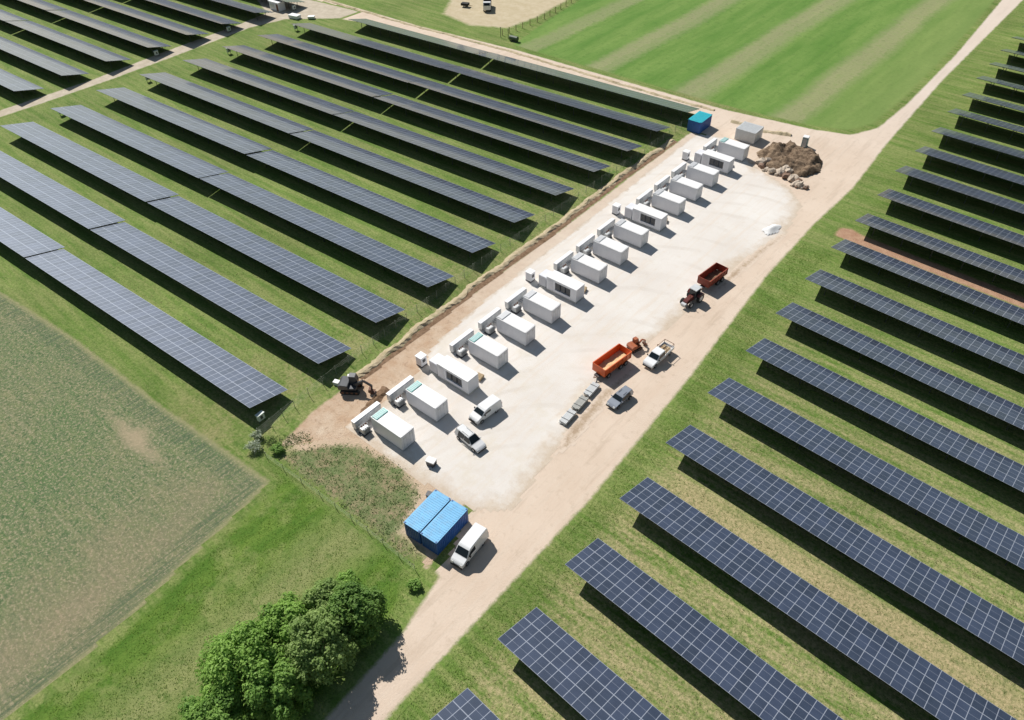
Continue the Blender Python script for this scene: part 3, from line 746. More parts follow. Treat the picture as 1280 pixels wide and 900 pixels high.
van((2.0, 4.45, .03), R(-82.5), 'large white panel van parked beside the pair of blue containers', 5.5, 2.3, 1.95, M_carwhite)
van((-11.75, 22.5, .03), R(-94), 'small white van with dark windscreen parked in front of the first transformer station', 5.0, 2.0, 1.9, M_carwhite)

def estate(name, loc, rz, lab, cat, mat, L=4.7, W=1.85, H=1.5, van_back=False):
    t = thing(name, lab, cat, loc, rz); h = L/2; W2 = W/2
    wf = lambda x, z: W2-(0 if z < .9 else (z-.9)*.38)-(.14 if abs(x) > h-.3 else 0)
    rear = [(-h, .35), (-h-.01, .85)] + ([(-h+.08, 1.3), (-h+.3, H)] if van_back else [(-h+.15, .98), (-h+.75, H-.06)])
    body = rear+[(-h+1.5, H), (h-2.15, H-.02), (h-1.25, .98), (h-.35, .85), (h-.03, .66), (h, .32)]
    MB().prism(body, wf).build('body', mat, t, .05)
    xa, za, xb, zb = h-2.1, H-.08, h-1.3, 1.02; nrm = Vector((za-zb, 0, xb-xa)).normalized()*.02
    wa, wb = wf(xa, za)-.07, wf(xb, zb)-.07
    quad_part('windscreen', [(xa, -wa, za), (xb, -wb, zb), (xb, wb, zb), (xa, wa, za)], M_glass, t, nrm)
    for s in (-1, 1):
        f = lambda x, z: (x, s*wf(x, z), z)
        for a, b in ((-h+.8, -.1-.35), (-.38, h-1.75)):
            pts = [f(a, .98), f(b+.25 if b > 0 else b, .98), f(b if b < 0 else b-.15, H-.12), f(a+.05, H-.12)]
            quad_part('side_window', pts, M_glass, t, (0, s*.02, 0))
        quad_part('headlight', [(h-.06, s*(W2-.5), .58), (h-.06, s*(W2-.2), .58), (h-.2, s*(W2-.2), .76), (h-.2, s*(W2-.5), .76)], M_lamp, t, (.05, 0, .01))
        MB().box(h-1.55, h-1.4, min(s*W2, s*(W2+.18)), max(s*W2, s*(W2+.18)), .95, 1.12).build('mirror', mat, t, .02)
        MB().box(-h-.04, -h-.01, s*(W2-.25)-.1, s*(W2-.25)+.1, .7, .88).build('tail_light', M_redlamp, t)
    xr0, xr1 = (-h+.05, -h+.27) if van_back else (-h+.2, -h+.72)
    zr0, zr1 = (1.0, H-.06) if van_back else (1.01, H-.1)
    quad_part('rear_window', [(xr0, .6, zr0), (xr0, -.6, zr0), (xr1, -.55, zr1), (xr1, .55, zr1)], M_glass, t, (-.03, 0, .02))
    MB().box(h-.03, h+.05, -W2+.12, W2-.12, .28, .5).build('bumper', M_black, t, .02)
    MB().box(-h+1.3, h-2.3, -.45, -.41, H+.001, H+.05).build('roof_rail', M_dgrey, t); MB().box(-h+1.3, h-2.3, .41, .45, H+.001, H+.05).build('roof_rail', M_dgrey, t)
    wheels(t, (-h+.85, h-.9), W2-.11, .33, .22)
    return t
estate('grey_car', (1.6, 37.0, .03), R(-94), 'grey estate car parked on the track below the orange trailer', 'car', M_cargrey, 4.4, 1.8, 1.5, True)
estate('silver_van', (-9.8, 17.25, .03), R(-5), 'silvery white compact van facing the track, in front of the second battery container', 'van', M_silver, 4.9, 1.85, 1.8, True)

def pickup(loc, rz, lab):
    t = thing('pickup_truck', lab, 'pickup', loc, rz); W2 = .95
    wf = lambda x, z: W2-(0 if z < 1.05 else (z-1.05)*.25)-(.1 if x > 2.6 else 0)
    cab = [(-.7, .45), (-.7, 1.75), (-.55, 1.85), (.85, 1.85), (1.55, 1.15), (2.6, 1.02), (2.85, .8), (2.9, .4)]
    MB().prism(cab, wf).build('cab', M_carwhite, t, .05)
    b = MB(); b.box(-3.0, -.75, -W2, W2, .6, .75); b.box(-3.0, -.75, -W2, -W2+.06, .75, 1.15); b.box(-3.0, -.75, W2-.06, W2, .75, 1.15)
    b.box(-3.0, -2.94, -W2+.06, W2-.06, .75, 1.12); b.build('load_bed', M_carwhite, t)
    quad_part('windscreen', [(.92, -.7, 1.8), (1.52, -.78, 1.2), (1.52, .78, 1.2), (.92, .7, 1.8)], M_glass, t, Vector((.6, 0, .6)).normalized()*.02)
    for s in (-1, 1):
        f = lambda x, z: (x, s*wf(x, z), z)
        quad_part('side_window', [f(-.5, 1.2), f(1.3, 1.2), f(.8, 1.7), f(-.45, 1.7)], M_glass, t, (0, s*.02, 0))
        quad_part('headlight', [(2.82, s*.45, .62), (2.82, s*.75, .62), (2.75, s*.75, .85), (2.75, s*.45, .85)], M_lamp, t, (.04, 0, .01))
        MB().box(1.3, 1.45, min(s*.97, s*1.17), max(s*.97, s*1.17), 1.2, 1.4).build('mirror', M_black, t, .02)
    MB().box(2.85, 2.97, -.8, .8, .35, .55).build('bumper', M_black, t, .02)
    rk = MB()
    for y in (-.85, .85): rk.bar((-.85, y, 1.1), (-.85, y, 2.0), .06); rk.bar((-2.9, y, 1.1), (-2.9, y, 1.7), .06); rk.bar((-.85, y, 1.7), (-2.9, y, 1.7), .05)
    rk.bar((-.85, -.85, 2.0), (-.85, .85, 2.0), .06); rk.bar((-2.9, -.85, 1.7), (-2.9, .85, 1.7), .06)
    rk.build('load_rack', M_rust, t)
    wheels(t, (-2.0, 1.9), W2-.12, .37, .24)
pickup((.95, 48.2, .03), R(-92), 'white pickup with open load bed and rack, parked right of the orange excavator')
t = thing('timber_pile', 'short brown timbers lying in the bed of the white pickup', 'timber', (.95, 48.2, .79), R(-92))
b = MB(); rr = random.Random(4)
for i in range(7): b.box(-2.7+rr.random()*.2, -1.0-rr.random()*.3, -.7+i*.2, -.56+i*.2, 0, .1+rr.random()*.2)
b.build('planks', M_wood, t)

# orange tipping trailer with sand
def tub(t, x0, x1, W, z0, z1, mat, th=.08, flare=.12):
    w0, w1 = W/2-flare, W/2
    for nm_, pts in (('side_wall', 1), ('side_wall', -1)):
        s = pts; b = MB(); b.add([(x0, s*w0, z0), (x1, s*w0, z0), (x1, s*w1, z1), (x0, s*w1, z1), (x0, s*(w0-th), z0), (x1, s*(w0-th), z0), (x1, s*(w1-th), z1), (x0, s*(w1-th), z1)],
                                 [(0, 1, 2, 3), (7, 6, 5, 4), (0, 4, 5, 1), (1, 5, 6, 2), (2, 6, 7, 3), (3, 7, 4, 0)])
        for i in range(7):
            x = x0+.15+(x1-x0-.3)*i/6; b.bar((x, s*(w0+.035), z0+.05), (x, s*(w1+.035), z1-.05), .08, .07)
        b.box(x0, x1, min(s*(w1-th), s*(w1+.06)), max(s*(w1-th), s*(w1+.06)), z1+.001, z1+.1)
        b.build('side_wall', mat, t)
    MB().box(x0-th, x0-.002, -w1, w1, z0, z1+.08).build('end_wall', mat, t, .01); MB().box(x1+.002, x1+th, -w1, w1, z0, z1+.12).build('end_wall', mat, t, .01)
    MB().box(x0, x1, -w0, w0, z0-.1, z0-.002).build('floor', mat, t)
def load_mesh(x0, x1, w, zf, seed, name, mat, t, slope=.0, amp=.35):
    b = MB(); nx, ny = 26, 12; vs = []
    for i in range(nx+1):
        for j in range(ny+1):
            x = x0+(x1-x0)*i/nx; y = -w+2*w*j/ny
            vs.append((x, y, zf+slope*y+amp*mnoise.noise(Vector((x*.8, y*.9, seed)))+.12*mnoise.noise(Vector((x*3, y*3, seed)))))
    b.add(vs, [(i*(ny+1)+j, (i+1)*(ny+1)+j, (i+1)*(ny+1)+j+1, i*(ny+1)+j+1) for i in range(nx) for j in range(ny)])
    return b.build(name, mat, t, smooth=True)
t = thing('tipping_trailer', 'bright orange open tipping trailer beside the pale yard, loaded with sand', 'trailer', (-3.45, 42.1, .03), R(-96))
tub(t, -3.0, 3.0, 2.5, .8, 2.15, M_orange)
MB().box(-2.9, 3.5, -.45, .45, .45, .68).build('chassis', M_dgrey, t)
wheels(t, (-1.9, -.75, 2.0), 1.1, .45, .35)
MB().bar((3.3, -.4, .6), (4.1, 0, .6), .1).bar((3.3, .4, .6), (4.1, 0, .6), .1).build('drawbar', M_rust, t)
ls = load_mesh(-2.98, 2.98, 1.05, 1.15, 3, 'sand_heap', M_sandload, None, slope=.10, amp=.25)
ls.location = (-3.45, 42.1, .03); ls.rotation_euler = (0, 0, R(-96)); tag(ls, 'pale sand load lying in the bright orange tipping trailer', 'sand')

def excavator(name, loc, rz, lab, mat, s=1., boom=((.4, 0, 1.3), (1.9, 0, 2.6), (3.0, 0, 1.5), (2.7, 0, .35)), tread=M_black):
    t = thing(name, lab, 'excavator', loc, rz)
    for sd in (-1, 1):
        b = MB(); poly = [(-1.25*s, .12*s), (-1.05*s, 0), (1.05*s, 0), (1.25*s, .12*s), (1.3*s, .35*s), (1.1*s, .58*s), (-1.1*s, .58*s), (-1.3*s, .35*s)]
        b.prism(poly, lambda x, z: .2*s); b.v = [(x, y+sd*.75*s, z) for x, y, z in b.v]; tr = b.build('track', tread, t)
        r_ = MB(); [r_.tube((x*s, (sd*.75-.22)*s, .3*s), (x*s, (sd*.75+.22)*s, .3*s), .17*s, n=10) for x in (-.9, -.3, .3, .9)]; r_.build('road_wheels', M_rust, tr)
    MB().tube((0, 0, .5*s), (0, 0, .75*s), .5*s, n=16).build('turntable', M_dgrey, t)
    MB().prism([(-1.4*s, .76*s), (-1.45*s, 1.35*s), (-1.1*s, 1.6*s), (-.15*s, 1.5*s), (-.1*s, 1.1*s), (.9*s, 1.05*s), (.9*s, .76*s)], lambda x, z: .95*s if x < 0 else .85*s).build('upper_body', mat, t, .04*s)
    c = MB().prism([(-.1*s, 1.1*s), (-.1*s, 2.35*s), (.75*s, 2.35*s), (.95*s, 1.7*s), (.95*s, 1.1*s)], lambda x, z: .42*s)
    c.v = [(x, y+.4*s, z) for x, y, z in c.v]; cb = c.build('cab', mat, t, .03*s)
    quad_part('window', [(.98*s, .05*s, 1.25*s), (.98*s, .75*s, 1.25*s), (.98*s, .75*s, 1.68*s), (.98*s, .05*s, 1.68*s)], M_glass, cb, (.015, 0, 0))
    quad_part('window', [(0*s, .83*s, 1.3*s), (.8*s, .83*s, 1.3*s), (.7*s, .83*s, 2.2*s), (0*s, .83*s, 2.2*s)], M_glass, cb, (0, .015, 0))
    P = [Vector(p)*s+Vector((.3*s, -.25*s, 0)) for p in boom]
    MB().bar(P[0], P[1], .24*s, .34*s).build('boom', mat, t); MB().bar(P[1], P[2], .2*s, .26*s).build('stick', mat, t)
    MB().tube(P[0]+Vector((0, .16*s, .1*s)), (P[0]+P[1])/2+Vector((0, .16*s, -.05)), .06*s, n=8).build('cylinder', M_lgrey, t)
    q = P[3]; bk = MB(); bp = [(-.35, .4), (-.4, 0), (-.1, -.3), (.35, -.28), (.42, -.1), (.1, -.12), (-.1, .1), (-.05, .4)]
    bk.prism([(q.x+a*s, q.z+b_*s) for a, b_ in bp], lambda x, z: .38*s); bk.v = [(x, y+q.y, z) for x, y, z in bk.v]; bk.build('bucket', M_rust, t)
    MB().bar(P[2], q+Vector((0, 0, .2*s)), .16*s, .2*s).build('link', M_dgrey, t)
    return t
excavator('mini_excavator', (-3.1, 47.9, .03), R(75), 'small orange-brown excavator standing behind the orange tipping trailer', simple('rusty_orange', (.40, .11, .04), .6, var=.35, dirt=.35), .8, ((.3, 0, 1.2), (1.2, 0, 1.9), (2.1, 0, 1.2), (2.1, 0, .4)))
excavator('dark_excavator', (-30.6, 13.4, .03), R(35), 'nearly black excavator on bare soil between the lowest left rows and the first container', M_dgrey, 1.15, ((.3, 0, 1.2), (1.6, 0, 2.0), (2.6, 0, 1.2), (2.5, 0, .35)))
for nm_, x, y, a, lab in (('white_bucket', -33.3, 12.8, 20, 'small pale box on the ground, the lower of two left of the dark excavator'), ('white_bucket', -32.6, 15.0, 50, 'small pale box on the ground, the upper of two left of the dark excavator')):
    t = thing('tool_box', lab, 'box', (x, y, 0), R(a), 'pale boxes by the dark excavator')
    MB().box(-.45, .45, -.35, .35, -.02, .5).build('body', M_whiteg, t, .02); MB().box(-.48, .48, -.38, .38, .502, .6).build('lid', M_roof, t, .02)

def tractor(loc, rz, lab):
    t = thing('farm_tractor', lab, 'tractor', loc, rz)
    MB().prism([(.1, .7), (.1, 1.55), (1.9, 1.4), (2.15, 1.2), (2.15, .7)], lambda x, z: .42).build('bonnet', M_maroon, t, .05)
    MB().box(-1.2, 2.0, -.3, .3, .5, .75).build('chassis', M_dgrey, t)
    cb = MB().prism([(-1.3, 1.0), (-1.25, 2.55), (.15, 2.55), (.35, 1.2), (.1, 1.0)], lambda x, z: .68 if z < 2 else .6).build('cab', M_dgrey, t, .04)
    MB().box(-1.38, .25, -.72, .72, 2.56, 2.7).build('roof', M_lgrey, t, .04)
    quad_part('window', [(.33, -.5, 1.35), (.33, .5, 1.35), (.17, .5, 2.4), (.17, -.5, 2.4)], M_glass, cb, (.03, 0, 0))
    for s in (-1, 1):
        quad_part('window', [(-1.1, s*.68, 1.4), (.1, s*.68, 1.4), (.02, s*.62, 2.4), (-1.05, s*.62, 2.4)], M_glass, cb, (0, s*.03, 0))
        f = MB(); f.prism([(-1.6, 1.35), (-1.3, 1.72), (-.4, 1.72), (-.1, 1.35), (-.15, 1.3), (-.45, 1.62), (-1.25, 1.62), (-1.5, 1.3)], lambda x, z: .28); f.v = [(x, y+s*.98, z) for x, y, z in f.v]; f.build('mudguard', M_maroon, t)
        w_ = MB().wheel((0, 0, 0), .82, .5, 24).build('rear_wheel', M_black, t); w_.location = (-.85, s*.98, .82); MB().tube((0, -.22, 0), (0, .22, 0), .5, n=16).build('rim', M_lgrey, w_)
        w_ = MB().wheel((0, 0, 0), .55, .38, 20).build('front_wheel', M_black, t); w_.location = (1.5, s*.85, .55); MB().tube((0, -.17, 0), (0, .17, 0), .33, n=14).build('rim', M_lgrey, w_)
    MB().tube((1.3, .35, 1.4), (1.3, .35, 2.3), .05, n=8).build('exhaust', M_rust, t)
    MB().box(2.16, 2.7, -.45, .45, .6, 1.0).build('front_weight', M_lgrey, t, .03)
tractor((-2.35, 63.9, .03), R(-95), 'dark maroon farm tractor coupled to the red tipping trailer')
t = thing('dump_trailer', 'worn red tipping trailer with dark hollow body behind the maroon tractor', 'trailer', (-2.45, 70.5, .03), R(-95))
tub(t, -2.8, 2.6, 2.4, .95, 2.2, M_redp)
MB().box(-2.7, 3.0, -.4, .4, .6, .83).build('chassis', M_dgrey, t)
MB().bar((3.2, -.35, .7), (4.3, 0, .65), .1).bar((3.2, .35, .7), (4.3, 0, .65), .1).build('drawbar', M_rust, t)
wheels(t, (-1.6, -.3), 1.05, .5, .4)
ls = load_mesh(-2.7, 2.55, 1.0, 1.05, 8, 'soil_load', M_dark, None, amp=.2); ls.location = (-2.45, 70.5, .03); ls.rotation_euler = (0, 0, R(-95)); tag(ls, 'dark soil remains lying in the worn red tipping trailer', 'soil')

# stacks of grey rails by the yard edge
for q, (x, y, lab) in enumerate(((-2.15, 29.4, 'nearest'), (-2.45, 32.7, 'middle'), (-2.8, 36.0, 'farthest'))):
    t = thing('rail_bundle', 'low bundle of pale grey rails at the yard edge, %s of three in line' % lab, 'steel rails', (x, y, .03), R(95), 'grey rail bundles')
    b = MB(); rr = random.Random(q)
    for i in range(6):
        for z in range(3):
            o_ = rr.uniform(-.12, .12); b.box(-1.4+o_, 1.4+o_, -.6+i*.2, -.44+i*.2, .14+z*.17, .28+z*.17)
    b.build('rails', M_lgrey if q != 1 else M_conc, t)
    for x_ in (-1., 0, 1.): MB().box(x_-.06, x_+.06, -.65, .65, -.02, .138).build('bearer', M_wood, t)
    for x_ in (-.7, .7): MB().box(x_-.04, x_+.04, -.64, .62, .63, .66).build('strap', M_dgrey, t)

# small yard objects
t = thing('generator', 'small black generator with white lid standing alone south of the silver van', 'generator', (-11.2, 11.0, .03), R(15))
MB().box(-.6, .6, -.45, .45, .1, .8).build('housing', M_dgrey, t, .04); MB().box(-.66, .66, -.5, .5, .81, .98).build('lid', M_roof, t, .03)
for s in (-1, 1): MB().box(s*.4-.06, s*.4+.06, -.5, .5, -.02, .1).build('skid', M_black, t)
MB().box(.605, .63, -.25, .25, .3, .6).build('vent', M_black, t)
t = thing('waste_bin', 'small dark wheeled bin by the rear corner of the left blue container', 'bin', (-7.3, 6.9, .03), R(20))
MB().prism([(-.35, .08), (-.42, 1.0), (.42, 1.0), (.35, .08)], lambda x, z: .3+.06*z).build('body', M_dgrey, t, .02); MB().box(-.46, .46, -.4, .4, 1.003, 1.06).build('lid', M_dgrey, t, .02)
for s in (-1, 1):
    w_ = MB().wheel((0, 0, 0), .1, .05, 12).build('wheel', M_black, t); w_.location = (-.33, s*.3, .1)
t = thing('portable_toilet', 'narrow grey-green portable toilet with white roof behind the soil heap', 'toilet', (-11.6, 127.2, .02), R(10))
MB().box(-.6, .6, -.6, .6, .05, 2.2).build('cabin', simple('toilet_green', (.22, .36, .36), .5), t, .02)
MB().box(-.65, .65, -.65, .65, 2.202, 2.4).build('roof', M_roof, t, .06); MB().box(-.42, .42, -.63, -.602, .15, 2.0).build('door', M_lgrey, t); MB().box(-.7, .7, -.7, .7, -.02, .05).build('base', M_dgrey, t)

# soil heap with relief, plus loose boulders
def heap_h(X, Y, S):
    out = np.zeros(X.shape)
    for i in np.ndindex(X.shape):
        s = S[i]
        if s <= 0: continue
        p = Vector((X[i]*.28, Y[i]*.28, 2)); q = Vector((X[i]*1.1, Y[i]*1.1, 5))
        out[i] = max(0, min(s*1.0, 1.35)*(.85+.8*mnoise.noise(p*1.3))+.55*mnoise.noise(q)*min(1, s)+.3*mnoise.noise(q*3)*min(1, s))
    return out
M_heap = ground_mat('heap_soil', lambda t, P: t.mix(t.rng(t.noise(P, 1.1, 6, .85), .40, .60), (.09, .06, .04), (.30, .22, .15)), None, bump=1., bscale=3.)
hp = sheet('soil_heap', [(-18.6, 117.5), (-17.6, 122.5), (-14.5, 126), (-9, 126.5), (-5.5, 123.4), (-3.8, 118.3), (-5.4, 114.4), (-9, 112.3), (-13.5, 113.2)], .03, M_heap, .35, pad=0., hfn=heap_h)
del hp['kind']; tag(hp, 'large brown soil heap near the road junction at the top of the yard', 'soil heap')
M_rock = simple('pale_rubble', (.55, .46, .37), .9, var=.25, scale=3., bump=.6)
M_rock2 = simple('brown_rubble', (.22, .14, .10), .9, var=.3, scale=3., bump=.6)
def rock_mesh(seed, mat):
    bm = bmesh.new(); bmesh.ops.create_icosphere(bm, subdivisions=2, radius=.5)
    for v in bm.verts:
        n = mnoise.noise(v.co*3.2+Vector((seed*3.1, 0, 0))); v.co *= 1+.5*n; v.co.z *= .75
    me = bpy.data.meshes.new('boulder'); bm.to_mesh(me); bm.free(); me.materials.append(mat); return me
rms = [rock_mesh(i, M_rock if i % 3 else M_rock2) for i in range(6)]
rr = random.Random(12)
for i in range(60):
    u = rr.random(); a = (-16.8+13.2*u, 113.6-3.9*u+1.8*math.sin(u*3)); x = a[0]+rr.gauss(0, .8); y = a[1]+rr.gauss(0, 1.0)
    me = rms[i % 6]; o = bpy.data.objects.new('boulder', me); COL.objects.link(o); s = rr.choice((.5, .7, .9, 1.2, 1.9))
    o.scale = (s, s*rr.uniform(.6, 1.1), s*.9); o.location = (x, y, .2*s+.05); o.rotation_euler = (rr.random()*.5, rr.random()*.5, rr.random()*6)
    pale = me.materials[0] is M_rock
    tag(o, ('pale' if pale else 'dark brown')+' rough boulder lying in the rubble row in front of the soil heap', 'boulder', ('pale' if pale else 'dark brown')+' boulders before the soil heap')
# small things lying about the yard
def cable_drum(x, y, rz, lab):
    t = thing('cable_drum', lab, 'cable drum', (x, y, .03), rz, 'cable drums'); 
    for s in (-1, 1): MB().tube((0, s*.42, .65), (0, s*.5, .65), .65, n=20).build('flange', M_wood, t)
    MB().tube((0, -.42, .65), (0, .42, .65), .42, n=16).build('cable', M_dgrey, t)
# pile of white stone near the yard edge
def pile_h(X, Y, S): return np.clip(S, 0, 1.2)*.5*(1+.3*np.sin(X*2.1)*np.cos(Y*1.7))
pl = sheet('stone_pile', [(-3.6, 91), (-2.6, 94.5), (-1., 95), (-.4, 92), (-1.6, 89.6)], .03, ground_mat('white_stone', lambda t, P: t.mix(t.noise(P, 3., 5, .8), (.62, .62, .62), (.85, .85, .84)), None), .3, pad=0., hfn=pile_h)
del pl['kind']; tag(pl, 'low heap of white crushed stone at the upper right edge of the yard', 'stone pile')

# far objects by the service road junction and on the sand patch
t = thing('switch_cabin', 'white flat-roofed cabin beside the far end of the service road', 'cabin', (-180.5, 110.3, .02), R(5))
MB().box(-2.2, 2.2, -1.3, 1.3, -.02, 2.5).build('wall', M_white, t, .02); MB().box(-2.4, 2.4, -1.5, 1.5, 2.503, 2.65).build('roof', M_roof, t, .02)
MB().box(1.0, 1.9, -1.34, -1.302, .1, 2.1).build('door', M_rust, t); MB().box(-1.6, .2, -1.34, -1.302, .8, 1.9).build('vent', M_lgrey, t)
t = thing('transport_crate', 'low white crate on bare ground just right of the far white cabin', 'crate', (-169.5, 108.6, .02), R(12))
MB().box(-1.7, 1.7, -1., 1., .1, .95).build('body', M_white, t, .03); MB().box(-1.75, 1.75, -1.05, 1.05, .953, 1.05).build('lid', M_roof, t, .02)
for x in (-1.2, 1.2): MB().box(x-.1, x+.1, -1, 1, -.02, .1).build('runner', M_wood, t)
t = thing('transport_crate', 'pale grey crate right of the low white crate near the far cabin', 'crate', (-165., 111.5, .02), R(40))
MB().box(-1., 1., -.7, .7, .1, .7).build('body', M_lgrey, t, .03); MB().box(-1.05, 1.05, -.75, .75, .703, .78).build('lid', M_roof, t, .02)
# dark field machine at the top
t = thing('farm_lorry', 'dark lorry with pale cab standing on the sandy patch at the top edge', 'lorry', (-127.5, 151.2, .02), R(-50))
MB().box(-3.6, 3., -1., 1., .7, 1.).build('chassis', M_black, t)
MB().prism([(1.2, .9), (1.2, 2.7), (2.6, 2.7), (3.1, 1.9), (3.2, .7)], lambda x, z: 1.15).build('cab', M_silver, t, .05)
quad_part('windscreen', [(2.68, -.9, 2.6), (3.08, -.95, 1.95), (3.08, .95, 1.95), (2.68, .9, 2.6)], M_glass, t, (.02, 0, .02))
b = MB(); b.box(-3.6, 1.0, -1.2, 1.2, 1.01, 1.2); b.box(-3.6, 1.0, -1.2, -1.1, 1.2, 2.4); b.box(-3.6, 1., 1.1, 1.2, 1.2, 2.4); b.box(-3.6, -3.5, -1.1, 1.1, 1.2, 2.4); b.box(.9, 1., -1.1, 1.1, 1.2, 2.5)
b.build('load_body', M_dgrey, t); wheels(t, (-2.4, 2.1), 1.0, .55, .35)
t = thing('field_trailer', 'small black implement left of the dark lorry on the sandy patch', 'trailer', (-134.5, 148.5, .02), R(20))
MB().box(-1.2, 1.2, -.8, .8, .5, 1.2).build('body', M_black, t, .05); wheels(t, (0,), .9, .4, .25); MB().bar((1.2, 0, .55), (2.4, 0, .5), .1).build('drawbar', M_rust, t)
t = thing('water_tank', 'low dark green tank on skids at the roadside fence corner', 'tank', (-103.2, 135.6, .02), R(5))
MB().tube((-1.3, 0, .85), (1.3, 0, .85), .65, n=16).build('tank', simple('dark_green_paint', (.05, .09, .05), .5), t)
for s in (-1, 1): MB().box(-1.2, 1.2, s*.4-.06, s*.4+.06, -.02, .25).build('skid', M_dgrey, t)

# ------------------------------------------------------------------ fences
def fence(name, line, lab, H=1.8, step=3., wires=7, pw=.06, col=None, ww=.012, mesh=0.):
    t = thing(name, lab, 'fence', (line[0][0], line[0][1], 0)); o = Vector((line[0][0], line[0][1], 0)); col = col or M_wire; n = 0
    pts = []
    for a, b in zip(line[:-1], line[1:]):
        k = max(1, round(math.dist(a, b)/step)); pts += [(a[0]+(b[0]-a[0])*i/k, a[1]+(b[1]-a[1])*i/k) for i in range(k)]
    pts.append(line[-1]); pm = bpy.data.meshes.new('post'); src = MB().tube((0, 0, -.2), (0, 0, H), pw/2*1.4, n=6).build('post', col, t)
    src.location = (0, 0, 0)
    for p in pts[1:100]:
        c_ = src.copy(); COL.objects.link(c_); c_.parent = t; c_.location = (p[0]-o.x, p[1]-o.y, 0)
    w_ = MB()
    for a, b in zip(line[:-1], line[1:]):
        A = Vector((*a, 0))-o; B = Vector((*b, 0))-o
        for z in [H*(i+.5)/wires for i in range(wires)]: w_.bar(A+Vector((0, 0, z)), B+Vector((0, 0, z)), ww)
        if mesh:
            L_ = (B-A).length; n_ = int(L_/mesh)
            for i in range(n_):
                p = A+(B-A)*i/n_; w_.bar(p+Vector((0, 0, .05)), p+Vector((0, 0, H)), ww*.8)
    w_.build('wire', col, t); return t
fence('wire_fence', [(-29.6, -2.7), (-18.7, -2.1), (-9.7, -1.75), (-1.2, -1.7)], 'pale wire fence along the meadow below the weedy patch', 1.2, 3.2, 3, .05, col=M_wire2, ww=.011)
fence('wire_fence', [(-33.6, -1.), (-34.3, 5.7), (-35.6, 19.8), (-36.1, 32.4), (-36.9, 49.3), (-37.0, 72.8), (-37.2, 102.6), (-37.3, 118)], 'thin grey mesh fence between the left solar rows and the spoil bank', 1.7, 2.6, 5, .06, col=M_wire2, ww=.012, mesh=1.3)
fence('post_fence', [(-108.8, 137.), (-107.8, 145), (-107.6, 155), (-110.6, 175), (-116, 215)], 'post fence between the sandy patch and the green north field', 1.8, 3.2, 4, .16, M_wood)
for x, y, lab in ((-108.2, 135.6, 'left'), (-105.6, 135.9, 'right')):
    t = thing('gate_post', 'tall slim gate post at the roadside fence corner, the %s one of two' % lab, 'gate post', (x, y, 0), 0, 'gate posts')
    MB().tube((0, 0, -.2), (0, 0, 2.8), .09, .08, 8).build('shaft', M_dgrey, t); MB().box(-.13, .13, -.13, .13, 2.802, 2.86).build('cap', M_dgrey, t)

# ------------------------------------------------------------------ vegetation
def leaf_mat(name, dark, light, tr=.25):
    m, t, b = newmat(name); P = t.pos(); n = t.noise(P, 1.3, 4, .7)
    oi = t.new('ShaderNodeAttribute', attribute_name='tint').outputs['Fac']
    c = t.mix(t.rng(t.math('ADD', t.math('MULTIPLY', n, .5), t.math('MULTIPLY', oi, .5)), .25, .75), dark, light)
    t.l.new(c, b.inputs['Base Color']); b.inputs['Roughness'].default_value = .6; b.inputs['Specular IOR Level'].default_value = .25
    tl = t.new('ShaderNodeBsdfTranslucent'); t.l.new(c, tl.inputs[0]); mx = t.new('ShaderNodeMixShader'); mx.inputs[0].default_value = tr
    t.l.new(b.outputs[0], mx.inputs[1]); t.l.new(tl.outputs[0], mx.inputs[2]); t.l.new(mx.outputs[0], t.n['Material Output'].inputs[0])
    return m
M_bark = simple('bark', (.12, .09, .065), .9, var=.3, scale=4.)
LEAF = [leaf_mat('leaf_bright', (.15, .30, .05), (.34, .54, .12), .42), leaf_mat('leaf_mid', (.13, .27, .05), (.30, .48, .11), .42), leaf_mat('leaf_dark', (.10, .21, .045), (.24, .39, .09), .4), leaf_mat('leaf_olive', (.17, .28, .07), (.37, .50, .17), .42), leaf_mat('leaf_pale', (.22, .28, .17), (.55, .60, .48))]
def leaves(name, C_, Rr, Nn, size, mat, parent, tint, flat=.55):
    """C_: cluster centres, Rr radii, arrays; Nn leaves spread over the clusters' outer volume"""
    rng = np.random.default_rng(abs(hash(name+str(len(C_))+str(C_[0][0]))) % (2**31) if False else int(abs(C_[0][0]*1000)) % 100000+len(C_))
    C_ = np.array(C_); Rr = np.array(Rr); wgt = Rr**2/np.sum(Rr**2); k = rng.choice(len(C_), Nn, p=wgt)
    d = rng.normal(size=(Nn, 3)); d /= np.linalg.norm(d, axis=1)[:, None]; d[:, 2] = np.where(d[:, 2] < -.35, -d[:, 2], d[:, 2])
    r = rng.random(Nn)**.35; bumpy = 1+.18*np.sin(d[:, 0]*7+k)*np.cos(d[:, 1]*6+k*2)
    p = C_[k]+d*(Rr[k]*r*bumpy)[:, None]
    n = d*.8+np.array([-.25, .1, .45])+rng.normal(size=(Nn, 3))*.38; n /= np.linalg.norm(n, axis=1)[:, None]
    a = np.cross(n, rng.normal(size=(Nn, 3))); a /= np.linalg.norm(a, axis=1)[:, None]; b = np.cross(n, a)
    s = (size*(.6+.8*rng.random(Nn)))[:, None]
    V = np.stack([p-a*s, p-b*s*flat, p+a*s, p+b*s*flat], 1).reshape(-1, 3); F = np.arange(Nn*4).reshape(-1, 4)
    me = bpy.data.meshes.new(name); me.from_pydata(V.tolist(), [], F.tolist()); me.update()
    at = me.attributes.new('tint', 'FLOAT', 'POINT'); tk = rng.random(len(C_))*.6+.2; at.data.foreach_set('value', np.repeat(np.clip(tk[k]+rng.normal(size=Nn)*.18, 0, 1), 4).astype(np.float32))
    me.materials.append(mat); o = bpy.data.objects.new(name, me); COL.objects.link(o)
    if parent: o.parent = parent
    return o
